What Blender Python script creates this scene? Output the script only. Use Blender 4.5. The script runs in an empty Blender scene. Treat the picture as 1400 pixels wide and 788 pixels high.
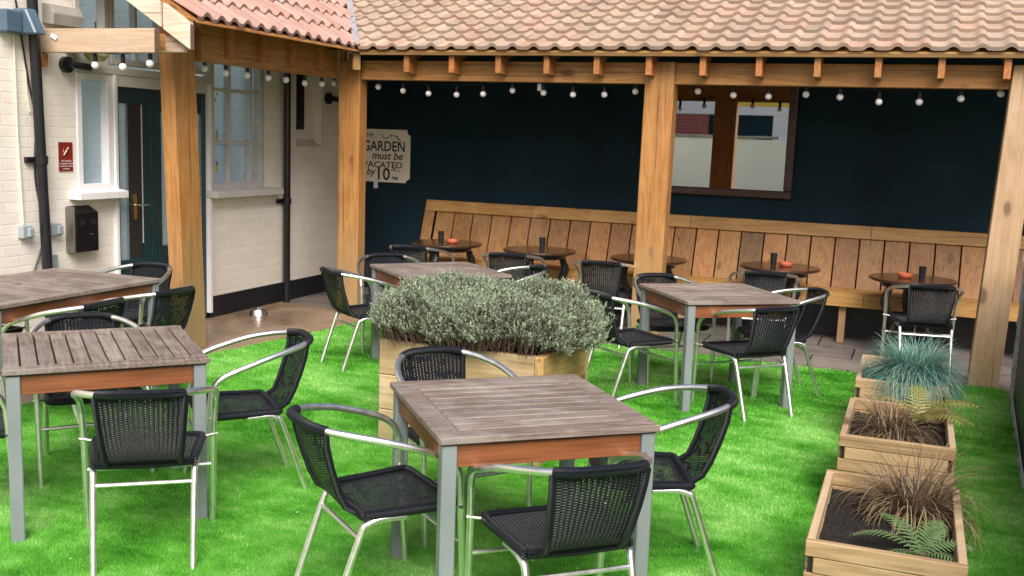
import bpy, math, random
import numpy as np
from mathutils import Vector, Matrix
from math import sin, cos, pi, radians, sqrt, atan2
random.seed(7); rng = np.random.default_rng(7)
scene = bpy.context.scene
COL = scene.collection

# ------------------------------------------------------------------ materials
def newmat(name):
    m = bpy.data.materials.new(name); m.use_nodes = True
    nt = m.node_tree; nt.nodes.clear()
    out = nt.nodes.new('ShaderNodeOutputMaterial')
    b = nt.nodes.new('ShaderNodeBsdfPrincipled')
    nt.links.new(b.outputs[0], out.inputs[0])
    return m, nt, b
def node(nt, t, ins=None, **props):
    n = nt.nodes.new(t)
    for k, v in props.items(): setattr(n, k, v)
    for k, v in (ins or {}).items():
        s = n.inputs[k]
        if hasattr(v, 'links') or isinstance(v, bpy.types.NodeSocket): nt.links.new(v, s)
        else: s.default_value = v
    return n
def c4(c): return (c[0], c[1], c[2], 1)
def mix(nt, fac, a, b, mode='MIX'):
    n = nt.nodes.new('ShaderNodeMix'); n.data_type = 'RGBA'; n.blend_type = mode
    for k, v in ((0, fac), (6, a), (7, b)):
        if isinstance(v, bpy.types.NodeSocket): nt.links.new(v, n.inputs[k])
        else: n.inputs[k].default_value = v
    return n.outputs[2]
def mth(nt, op, a, b=0.0, c=None):
    n = nt.nodes.new('ShaderNodeMath'); n.operation = op
    for k, v in ((0, a), (1, b), (2, c)):
        if v is None: continue
        if isinstance(v, bpy.types.NodeSocket): nt.links.new(v, n.inputs[k])
        else: n.inputs[k].default_value = v
    return n.outputs[0]
def ramp(nt, fac, stops):
    n = nt.nodes.new('ShaderNodeValToRGB'); nt.links.new(fac, n.inputs[0])
    e = n.color_ramp.elements
    while len(e) < len(stops): e.new(0.5)
    for i, (p, c) in enumerate(stops): e[i].position = p; e[i].color = c4(c) if len(c) == 3 else c
    return n.outputs[0]
def objco(nt, scale=(1, 1, 1), loc=(0, 0, 0), rot=(0, 0, 0)):
    tc = nt.nodes.new('ShaderNodeTexCoord')
    mp = node(nt, 'ShaderNodeMapping', {'Scale': scale, 'Location': loc, 'Rotation': rot})
    nt.links.new(tc.outputs['Object'], mp.inputs[0]); return mp.outputs[0]
def noise(nt, vec, scale, detail=4, rough=.55, dist=0):
    n = node(nt, 'ShaderNodeTexNoise', {'Vector': vec, 'Scale': scale, 'Detail': detail, 'Roughness': rough, 'Distortion': dist})
    return n.outputs[0]
def vcol(nt):
    n = nt.nodes.new('ShaderNodeAttribute'); n.attribute_name = 'Col'; return n.outputs[0]
def bump(nt, b, h, strength=.3, dist=.01):
    n = node(nt, 'ShaderNodeBump', {'Height': h, 'Strength': strength, 'Distance': dist})
    nt.links.new(n.outputs[0], b.inputs['Normal'])

def plain(name, col, rough=.6, metal=0., nz=.15, nscale=8, spec=.5, coat=0, bmp=.1):
    m, nt, b = newmat(name)
    co = objco(nt); n = noise(nt, co, nscale, 5)
    dk = tuple(c*(1-nz) for c in col); lt = tuple(min(1, c*(1+nz)) for c in col)
    c = ramp(nt, n, [(.3, dk), (.7, lt)])
    c = mix(nt, 1.0, c, vcol(nt), 'MULTIPLY')
    nt.links.new(c, b.inputs['Base Color'])
    b.inputs['Roughness'].default_value = rough; b.inputs['Metallic'].default_value = metal
    b.inputs['Specular IOR Level'].default_value = spec
    b.inputs['Coat Weight'].default_value = coat
    if bmp: bump(nt, b, noise(nt, co, nscale*6, 3), bmp, .004)
    return m
def wood(name, light, dark, axis, rough=.6, knots=True, grain=1.0, wear=None, coat=0.0, gscale=1.0, stain=None):
    m, nt, b = newmat(name)
    s = [9*gscale, 9*gscale, 9*gscale]; s['xyz'.index(axis)] = .8*gscale
    co = objco(nt, tuple(s))
    big = noise(nt, co, 1.0, 3, .5, .6)
    # fine fibres
    s2 = [60*gscale]*3; s2['xyz'.index(axis)] = 2.0*gscale
    fine = noise(nt, objco(nt, tuple(s2)), 1.0, 4, .6)
    wv = mth(nt, 'SINE', mth(nt, 'MULTIPLY', big, 42.0))
    wv = mth(nt, 'MULTIPLY_ADD', wv, .5, .5)
    f = mth(nt, 'ADD', mth(nt, 'MULTIPLY', wv, .35*grain), mth(nt, 'MULTIPLY', fine, .65))
    col = ramp(nt, f, [(.22, dark), (.72, light)])
    lown = noise(nt, objco(nt, (1.3, 1.3, 1.3)), 1.6, 3)
    col = mix(nt, mth(nt, 'MULTIPLY', ramp(nt, lown, [(.35, (0, 0, 0)), (.7, (1, 1, 1))]), .35), col, c4(tuple(c*.72 for c in dark)))
    if knots:
        s3 = [4.6, 4.6, 4.6]; s3['xyz'.index(axis)] = 2.1
        v = node(nt, 'ShaderNodeTexVoronoi', {'Vector': objco(nt, tuple(s3), (.3, .7, .1)), 'Scale': 1.0})
        k = ramp(nt, v.outputs['Distance'], [(.10, (1, 1, 1)), (.17, (0, 0, 0))])
        ring = ramp(nt, v.outputs['Distance'], [(.10, (0, 0, 0)), (.20, (.9, .9, .9)), (.36, (0, 0, 0))])
        col = mix(nt, mth(nt, 'MULTIPLY', ring, .5), col, c4(dark))
        col = mix(nt, mth(nt, 'MULTIPLY', k, .85), col, c4((dark[0]*.35, dark[1]*.28, dark[2]*.3)))
    if knots:
        s4 = [38, 38, 38]; s4['xyz'.index(axis)] = .55
        ck = noise(nt, objco(nt, tuple(s4), (2.1, .3, .8)), 1.0, 2, .4)
        col = mix(nt, mth(nt, 'MULTIPLY', ramp(nt, ck, [(.66, (0, 0, 0)), (.70, (1, 1, 1))]), .6), col, c4((dark[0]*.3, dark[1]*.28, dark[2]*.3)))
        dr_ = noise(nt, objco(nt, (1, 1, 1), (5, 2, 1)), 3.2, 6, .7)
        col = mix(nt, mth(nt, 'MULTIPLY', ramp(nt, dr_, [(.5, (0, 0, 0)), (.72, (1, 1, 1))]), .45), col, c4((min(1, light[0]*1.12), light[1]*1.25, light[2]*1.7)))
    if wear:
        wn = noise(nt, objco(nt, (1, 1, 1)), 5.0, 6, .7)
        col = mix(nt, ramp(nt, wn, [(.45, (0, 0, 0)), (.70, (.55, .55, .55))]), col, c4(wear))
    if stain:   # (z0, z1, colour): weathering towards the foot
        tc = nt.nodes.new('ShaderNodeTexCoord'); sx = node(nt, 'ShaderNodeSeparateXYZ', {0: tc.outputs['Object']})
        mr = node(nt, 'ShaderNodeMapRange', {'Value': sx.outputs[2], 'From Min': stain[0], 'From Max': stain[1], 'To Min': 1.0, 'To Max': 0.0})
        k = mth(nt, 'MULTIPLY', mr.outputs[0], mth(nt, 'ADD', lown, .2))
        col = mix(nt, k, col, c4(stain[2]))
    col = mix(nt, 1.0, col, vcol(nt), 'MULTIPLY')
    nt.links.new(col, b.inputs['Base Color'])
    b.inputs['Roughness'].default_value = rough; b.inputs['Coat Weight'].default_value = coat
    b.inputs['Coat Roughness'].default_value = .25
    bump(nt, b, f, .35, .004)
    return m

M = {}
PL, PD = (.45, .225, .068), (.315, .135, .036)
for a in 'xyz':
    M['pine_'+a] = wood('pine_'+a, PL, PD, a, .55, stain=(.1, 1.1, (.33, .25, .14)) if a == 'z' else None)
M['pine_pale'] = wood('pine_pale', (.52, .40, .29), (.42, .305, .21), 'x', .65)
M['pine_grey'] = wood('pine_grey', (.47, .325, .19), (.37, .245, .135), 'z', .65)
M['barge'] = wood('weathered_barge', (.72, .62, .52), (.58, .46, .35), 'x', .65)
M['bench_x'] = wood('bench_x', (.50, .285, .09), (.35, .18, .05), 'x', .5)
M['bench_z'] = wood('bench_z', (.42, .225, .082), (.25, .12, .04), 'z', .5, grain=.8)
M['teak_x'] = wood('teak_x', (.34, .272, .235), (.11, .082, .07), 'x', .6, False, .5, wear=(.36, .335, .325), gscale=1.6)
M['teak_y'] = wood('teak_y', (.34, .272, .235), (.11, .082, .07), 'y', .6, False, .5, wear=(.36, .335, .325), gscale=1.6)
M['apron'] = wood('apron', (.26, .092, .032), (.14, .045, .017), 'x', .5, False, .7)
M['apron_y'] = wood('apron_y', (.26, .092, .032), (.14, .045, .017), 'y', .5, False, .7)
M['sleeper_x'] = wood('sleeper_x', (.56, .43, .25), (.40, .28, .14), 'x', .7, stain=(0, .35, (.30, .25, .12)))
M['sleeper_y'] = wood('sleeper_y', (.56, .37, .15), (.38, .22, .08), 'y', .7, stain=(0, .35, (.28, .2, .09)))
M['plant_x'] = wood('plant_x', (.48, .34, .185), (.33, .215, .105), 'x', .7)
M['plant_y'] = wood('plant_y', (.54, .41, .26), (.40, .28, .16), 'y', .7)
M['endgrain'] = plain('endgrain', (.16, .10, .07), .85)
M['darkwood'] = wood('darkwood', (.07, .036, .02), (.03, .014, .009), 'x', .22, False, .5, coat=.6)
M['mirrorwood'] = wood('mirrorwood', (.085, .038, .022), (.035, .016, .012), 'x', .35, False, 1.0, coat=.3)
M['greymetal'] = plain('greymetal', (.20, .235, .25), .5, 0, .08, 5)
M['castiron'] = plain('castiron', (.012, .011, .012), .35, 0, .2, 30, bmp=.4)
M['black'] = plain('black', (.012, .013, .016), .4, 0, .2, 20)
M['blackpipe'] = plain('blackpipe', (.012, .013, .017), .3, 0, .2, 6)
M['navy'] = plain('navy', (.0058, .023, .036), .7, 0, .3, 1.5, spec=.18, bmp=.6)
M['navyright'] = plain('navyright', (.030, .042, .058), .5, 0, .35, 5, bmp=.5)
M['plaster'] = plain('plaster', (.5, .5, .48), .9, 0, .25, 25, bmp=.8)
M['band'] = plain('band', (.010, .011, .015), .5, 0, .2, 12, bmp=.5)
M['frame'] = plain('frame', (.56, .56, .54), .5, 0, .07, 4)
M['framewhite'] = plain('framewhite', (.80, .81, .83), .45, 0, .05, 4)
M['doorgreen'] = plain('doorgreen', (.010, .040, .050), .3, 0, .15, 6)
M['doordark'] = plain('doordark', (.022, .024, .026), .35, 0, .1, 6)
M['brass'] = plain('brass', (.62, .48, .22), .3, 1.0, .1, 9)
M['steel'] = plain('steel', (.62, .62, .60), .25, 1.0, .06, 9)
M['boxsteel'] = plain('boxsteel', (.30, .28, .25), .35, .9, .15, 9)
M['boxblack'] = plain('boxblack', (.008, .008, .010), .3, 0, .2, 9, spec=.25)
M['pvcgrey'] = plain('pvcgrey', (.30, .36, .38), .45, 0, .05, 4)
M['pvcblue'] = plain('pvcblue', (.075, .13, .19), .35, 0, .15, 4)
M['cream'] = plain('cream', (.72, .66, .54), .7, 0, .05, 4)
M['greyboard'] = plain('greyboard', (.30, .29, .26), .8, 0, .3, 4)
M['white'] = plain('white', (.75, .76, .78), .5, 0, .04, 4)
M['creamwall'] = plain('creamwall', (.92, .91, .84), .8, 0, .04, 2)
M['yellow'] = plain('yellow', (.75, .50, .03), .5, 0, .05, 2)
M['redsign'] = plain('redsign', (.22, .018, .012), .4, 0, .08, 9)
M['signcream'] = plain('signcream', (.84, .80, .72), .7, 0, .08, 5)
M['ink'] = plain('ink', (.015, .014, .018), .6, 0, .1, 5)
M['terracotta'] = plain('terracotta', (.50, .12, .055), .6, 0, .12, 20)
M['lead'] = plain('lead', (.36, .37, .42), .5, .2, .3, 12, bmp=.6)
M['innerdark'] = plain('innerdark', (.035, .026, .018), .95, 0, .5, 30)
M['stemwood'] = plain('stemwood', (.12, .075, .065), .9, 0, .3, 40)

def mat_alu():
    m, nt, b = newmat('aluminium')
    n = noise(nt, objco(nt, (4, 4, 4)), 6, 4)
    nt.links.new(ramp(nt, n, [(.3, (.88, .88, .88)), (.7, (.97, .97, .97))]), b.inputs['Base Color'])
    b.inputs['Metallic'].default_value = 1.0
    nt.links.new(mth(nt, 'MULTIPLY_ADD', n, .22, .26), b.inputs['Roughness'])
    return m
M['alu'] = mat_alu()

def mat_weave(name, pu, pv, hw, hh, solid=.0, cmax=(.018, .022, .032)):
    """woven resin strands with real gaps between them (uv in metres)"""
    m, nt, b = newmat(name)
    uv = nt.nodes.new('ShaderNodeUVMap'); uv.uv_map = 'UVMap'
    s = node(nt, 'ShaderNodeSeparateXYZ', {0: uv.outputs[0]})
    wob = noise(nt, uv.outputs[0], 14, 2)
    u = mth(nt, 'DIVIDE', mth(nt, 'ADD', s.outputs[0], mth(nt, 'MULTIPLY', wob, .006)), pu)
    col = mth(nt, 'FLOOR', u)
    v = mth(nt, 'ADD', mth(nt, 'DIVIDE', s.outputs[1], pv), mth(nt, 'MULTIPLY', col, .5))
    fu = mth(nt, 'ABSOLUTE', mth(nt, 'SUBTRACT', mth(nt, 'FRACT', u), .5))
    fv = mth(nt, 'ABSOLUTE', mth(nt, 'SUBTRACT', mth(nt, 'FRACT', v), .5))
    hole = mth(nt, 'MULTIPLY', mth(nt, 'LESS_THAN', fu, hw), mth(nt, 'LESS_THAN', fv, hh))
    big = noise(nt, uv.outputs[0], 26, 1)
    hole = mth(nt, 'MULTIPLY', hole, mth(nt, 'GREATER_THAN', big, .34+solid))
    h = mth(nt, 'ADD', mth(nt, 'COSINE', mth(nt, 'MULTIPLY', v, 2*pi)), mth(nt, 'MULTIPLY', mth(nt, 'COSINE', mth(nt, 'MULTIPLY', u, 2*pi)), -.45))
    c = ramp(nt, mth(nt, 'MULTIPLY_ADD', h, .25, .5), [(.1, (.003, .004, .007)), (.95, cmax)])
    nt.links.new(c, b.inputs['Base Color']); b.inputs['Roughness'].default_value = .42; b.inputs['Specular IOR Level'].default_value = .35
    bump(nt, b, h, .9, .003)
    tr = nt.nodes.new('ShaderNodeBsdfTransparent'); ms = nt.nodes.new('ShaderNodeMixShader')
    nt.links.new(hole, ms.inputs[0]); nt.links.new(b.outputs[0], ms.inputs[1]); nt.links.new(tr.outputs[0], ms.inputs[2])
    nt.links.new(ms.outputs[0], nt.nodes['Material Output'].inputs[0])
    return m
M['weaveback'] = mat_weave('weaveback', .0165, .0105, .095, .22, .10)
M['weaveseat'] = mat_weave('weaveseat', .0120, .0080, .12, .20, .12, (.060, .068, .085))  # brighter strands: weave highlights painted into the seat colour
def mat_wrap():
    m, nt, b = newmat('woven_wrap')
    uv = nt.nodes.new('ShaderNodeUVMap'); uv.uv_map = 'UVMap'
    s = node(nt, 'ShaderNodeSeparateXYZ', {0: uv.outputs[0]})
    h = mth(nt, 'SINE', mth(nt, 'MULTIPLY', mth(nt, 'ADD', s.outputs[1], mth(nt, 'MULTIPLY', s.outputs[0], .05)), 2*pi/.006))
    nt.links.new(ramp(nt, mth(nt, 'MULTIPLY_ADD', h, .5, .5), [(.05, (.003, .004, .007)), (.9, (.016, .020, .031))]), b.inputs['Base Color'])
    b.inputs['Roughness'].default_value = .42; b.inputs['Specular IOR Level'].default_value = .35; bump(nt, b, h, .7, .002)
    return m
M['wrap'] = mat_wrap()

def mat_brick(name, plane, paint, mort, bw=.225, bh=.075, stain=True, strength=.6):
    m, nt, b = newmat(name)
    tc = nt.nodes.new('ShaderNodeTexCoord'); s = node(nt, 'ShaderNodeSeparateXYZ', {0: tc.outputs['Object']})
    cx = nt.nodes.new('ShaderNodeCombineXYZ')
    nt.links.new(s.outputs['xyz'.index(plane[0])], cx.inputs[0]); nt.links.new(s.outputs['xyz'.index(plane[1])], cx.inputs[1])
    wob = noise(nt, tc.outputs['Object'], 7, 3)
    vadd = node(nt, 'ShaderNodeVectorMath', {0: cx.outputs[0]}, operation='ADD')
    cw = nt.nodes.new('ShaderNodeCombineXYZ'); nt.links.new(mth(nt, 'MULTIPLY_ADD', wob, .012, -.006), cw.inputs[1]); nt.links.new(cw.outputs[0], vadd.inputs[1])
    br = node(nt, 'ShaderNodeTexBrick', {'Vector': vadd.outputs[0], 'Scale': 1.0, 'Mortar Size': .0055, 'Mortar Smooth': .6, 'Brick Width': bw, 'Row Height': bh,
              'Color1': c4(paint), 'Color2': c4(tuple(c*.93 for c in paint)), 'Mortar': c4(mort), 'Bias': 0.0})
    col = br.outputs[0]
    if stain:
        n = noise(nt, tc.outputs['Object'], 2.3, 6, .65)
        col = mix(nt, mth(nt, 'MULTIPLY', ramp(nt, n, [(.48, (0, 0, 0)), (.75, (1, 1, 1))]), .4), col, c4(tuple(c*.72 for c in mort)))
        mr = node(nt, 'ShaderNodeMapRange', {'Value': s.outputs[2], 'From Min': .1, 'From Max': .8, 'To Min': .35, 'To Max': 0.0})
        col = mix(nt, mr.outputs[0], col, c4((paint[0]*.75, paint[1]*.70, paint[2]*.6)))
    nt.links.new(col, b.inputs['Base Color']); b.inputs['Roughness'].default_value = .6
    h = mth(nt, 'SUBTRACT', mth(nt, 'MULTIPLY', noise(nt, tc.outputs['Object'], 22, 4), .35), br.outputs[1])
    bump(nt, b, h, strength, .009)
    return m
M['bricks'] = mat_brick('painted_brick', 'yz', (.89, .855, .785), (.835, .79, .71), strength=.28)
M['redbrick'] = mat_brick('red_brick', 'xz', (.32, .07, .05), (.42, .3, .25), stain=False)

def mat_glass(name, plane):
    m, nt, b = newmat(name)
    tc = nt.nodes.new('ShaderNodeTexCoord'); s = node(nt, 'ShaderNodeSeparateXYZ', {0: tc.outputs['Object']})
    cx = nt.nodes.new('ShaderNodeCombineXYZ')
    nt.links.new(s.outputs['xyz'.index(plane[0])], cx.inputs[0]); nt.links.new(s.outputs['xyz'.index(plane[1])], cx.inputs[1])
    br = node(nt, 'ShaderNodeTexBrick', {'Vector': cx.outputs[0], 'Scale': 1.0, 'Mortar Size': .004, 'Mortar Smooth': 1., 'Brick Width': .24, 'Row Height': .085,
              'Color1': (.70, .82, .88, 1), 'Color2': (.74, .86, .92, 1), 'Mortar': (.60, .72, .78, 1)})
    n = noise(nt, tc.outputs['Object'], 1.4, 3)
    col = mix(nt, ramp(nt, n, [(.4, (0, 0, 0)), (.65, (.5, .5, .5))]), br.outputs[0], (.80, .91, .96, 1))  # brick view and pale reflection are painted into the pane colour
    nt.links.new(col, b.inputs['Base Color']); b.inputs['Roughness'].default_value = .05
    tr = nt.nodes.new('ShaderNodeBsdfTransparent'); tr.inputs[0].default_value = (.86, .95, 1, 1); ms = nt.nodes.new('ShaderNodeMixShader'); ms.inputs[0].default_value = .7
    nt.links.new(b.outputs[0], ms.inputs[1]); nt.links.new(tr.outputs[0], ms.inputs[2])
    nt.links.new(ms.outputs[0], nt.nodes['Material Output'].inputs[0])
    return m
M['glass'] = mat_glass('window_glass', 'yz')
M['innerwall'] = mat_brick('inner_painted_brick', 'yz', (.90, .97, 1.0), (.76, .85, .88), .24, .085, False, .3)
def mat_mirror():
    m, nt, b = newmat('mirror_glass')
    nt.links.new(ramp(nt, noise(nt, objco(nt), 3, 4), [(.3, (.92, .94, .92)), (.7, (.95, .96, .95))]), b.inputs['Base Color'])
    b.inputs['Metallic'].default_value = 1.0; b.inputs['Roughness'].default_value = .012
    return m
M['mirror'] = mat_mirror()
def mat_bulb():
    m, nt, b = newmat('opal_bulb')
    nt.links.new(ramp(nt, noise(nt, objco(nt), 20, 2), [(.3, (.78, .79, .82)), (.7, (.85, .86, .88))]), b.inputs['Base Color'])
    b.inputs['Roughness'].default_value = .2; b.inputs['Subsurface Weight'].default_value = .5
    b.inputs['Subsurface Radius'].default_value = (.03, .03, .03)
    return m
M['bulb'] = mat_bulb()
def mat_tile(name, base, dark):
    m, nt, b = newmat(name)
    co = objco(nt); n = noise(nt, co, 3.0, 6, .65); n2 = noise(nt, co, 40, 4, .6)
    c = ramp(nt, n, [(.3, dark), (.68, base)])
    c = mix(nt, 1.0, c, vcol(nt), 'MULTIPLY')
    c = mix(nt, ramp(nt, n2, [(.55, (0, 0, 0)), (.8, (.45, .45, .45))]), c, c4(tuple(x*.6 for x in dark)))
    n5 = noise(nt, objco(nt, (1, 1, 1), (3, 7, 2)), 5.5, 8, .75)
    c = mix(nt, mth(nt, 'MULTIPLY', ramp(nt, n5, [(.56, (0, 0, 0)), (.66, (1, 1, 1))]), .35), c, (.17, .155, .125, 1))
    c = mix(nt, mth(nt, 'MULTIPLY', ramp(nt, n5, [(.30, (1, 1, 1)), (.38, (0, 0, 0))]), .25), c, (.62, .58, .48, 1))
    nt.links.new(c, b.inputs['Base Color']); b.inputs['Roughness'].default_value = .8
    bump(nt, b, n2, .4, .004)
    return m
M['tile_back'] = mat_tile('tile_back', (.45, .35, .272), (.345, .255, .195))
M['tile_left'] = mat_tile('tile_left', (.43, .285, .245), (.33, .21, .178))
def mat_leaf(name, stops, rough=.55, trans=.25, vary=2.0):
    m, nt, b = newmat(name)
    a = nt.nodes.new('ShaderNodeAttribute'); a.attribute_name = 'Col'
    s = node(nt, 'ShaderNodeSeparateColor', {0: a.outputs[0]})
    n = noise(nt, objco(nt), vary, 3)
    f = mth(nt, 'ADD', mth(nt, 'MULTIPLY', s.outputs[0], .8), mth(nt, 'MULTIPLY', n, .35))
    c = ramp(nt, f, stops)
    nt.links.new(c, b.inputs['Base Color']); b.inputs['Roughness'].default_value = rough
    tl = node(nt, 'ShaderNodeBsdfTranslucent', {0: c}); ms = nt.nodes.new('ShaderNodeMixShader'); ms.inputs[0].default_value = trans
    nt.links.new(b.outputs[0], ms.inputs[1]); nt.links.new(tl.outputs[0], ms.inputs[2])
    nt.links.new(ms.outputs[0], nt.nodes['Material Output'].inputs[0])
    return m
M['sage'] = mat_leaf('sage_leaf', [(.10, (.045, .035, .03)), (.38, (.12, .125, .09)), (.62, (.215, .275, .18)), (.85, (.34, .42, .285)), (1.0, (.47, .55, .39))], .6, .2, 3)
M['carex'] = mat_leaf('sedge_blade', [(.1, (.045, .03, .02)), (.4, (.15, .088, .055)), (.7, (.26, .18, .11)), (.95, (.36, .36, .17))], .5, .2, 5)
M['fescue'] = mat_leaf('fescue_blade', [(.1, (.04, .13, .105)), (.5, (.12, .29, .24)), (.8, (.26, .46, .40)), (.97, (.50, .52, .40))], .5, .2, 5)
M['fern'] = mat_leaf('fern_leaf', [(.1, (.035, .10, .03)), (.5, (.09, .21, .065)), (.95, (.20, .34, .12))], .5, .3, 5)
M['fernyellow'] = mat_leaf('yellow_fern_leaf', [(.1, (.12, .14, .025)), (.5, (.27, .29, .06)), (.95, (.44, .43, .14))], .5, .3, 5)
def mat_turf(name, k=1.0):
    m, nt, b = newmat(name)
    co = objco(nt)
    n1 = noise(nt, co, 1.1, 3, .5, .4)
    n2 = noise(nt, objco(nt, (1, 1.7, 1), (0, 0, 0), (0, 0, .6)), 4.5, 4, .6, .3)
    n3 = noise(nt, co, 16, 3, .6)
    f = mth(nt, 'ADD', mth(nt, 'ADD', mth(nt, 'MULTIPLY', n1, .55), mth(nt, 'MULTIPLY', n2, .35)), mth(nt, 'MULTIPLY', n3, .1))
    c = ramp(nt, f, [(.36, (.040*k, .25*k, .012*k)), (.48, (.15*k, .53*k, .055*k)), (.61, (.39*k, .78*k, .21*k))])
    a = nt.nodes.new('ShaderNodeAttribute'); a.attribute_name = 'Col'
    c = mix(nt, 1.0, c, a.outputs[0], 'MULTIPLY')
    nt.links.new(c, b.inputs['Base Color']); b.inputs['Roughness'].default_value = .45
    b.inputs['Specular IOR Level'].default_value = .3
    if k == 1.0:
        tl = node(nt, 'ShaderNodeBsdfTranslucent', {0: c}); ms = nt.nodes.new('ShaderNodeMixShader'); ms.inputs[0].default_value = .3
        nt.links.new(b.outputs[0], ms.inputs[1]); nt.links.new(tl.outputs[0], ms.inputs[2])
        nt.links.new(ms.outputs[0], nt.nodes['Material Output'].inputs[0])
    return m
M['turf'] = mat_turf('turf_blade', 1.0); M['turfbase'] = mat_turf('turf_backing', .55)
def mat_ground(name, a, bcol, slabs=None, wet=.5):
    m, nt, b = newmat(name)
    co = objco(nt); n = noise(nt, co, 1.6, 7, .65, .5); n2 = noise(nt, co, 30, 4)
    c = ramp(nt, n, [(.35, bcol), (.65, a)])
    c = mix(nt, mth(nt, 'MULTIPLY', n2, .3), c, c4(tuple(x*.5 for x in bcol)))
    h = n2
    if slabs:
        br = node(nt, 'ShaderNodeTexBrick', {'Vector': objco(nt, (1, 1, 1), (.38, .1, 0)), 'Scale': 1.0, 'Mortar Size': .007, 'Mortar Smooth': .2, 'Brick Width': slabs, 'Row Height': slabs*.75,
                  'Color1': (1, 1, 1, 1), 'Color2': (.82, .84, .88, 1), 'Mortar': (.06, .06, .06, 1)})
        c = mix(nt, 1.0, c, br.outputs[0], 'MULTIPLY'); h = mth(nt, 'SUBTRACT', mth(nt, 'MULTIPLY', n2, .2), br.outputs[1])
    nt.links.new(c, b.inputs['Base Color'])
    nt.links.new(mth(nt, 'MULTIPLY_ADD', n, .9, wet-.35), b.inputs['Roughness'])
    bump(nt, b, h, .5, .006)
    return m
M['patio'] = mat_ground('patio_slabs', (.27, .235, .21), (.16, .14, .13), .62, .5)
M['concrete'] = mat_ground('damp_concrete', (.36, .26, .175), (.17, .115, .075), None, .30)
M['earth'] = mat_ground('earth', (.20, .17, .14), (.13, .11, .09), None, .7)
M['soil'] = plain('soil', (.010, .008, .007), .9, 0, .6, 60, bmp=1.0)

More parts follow.
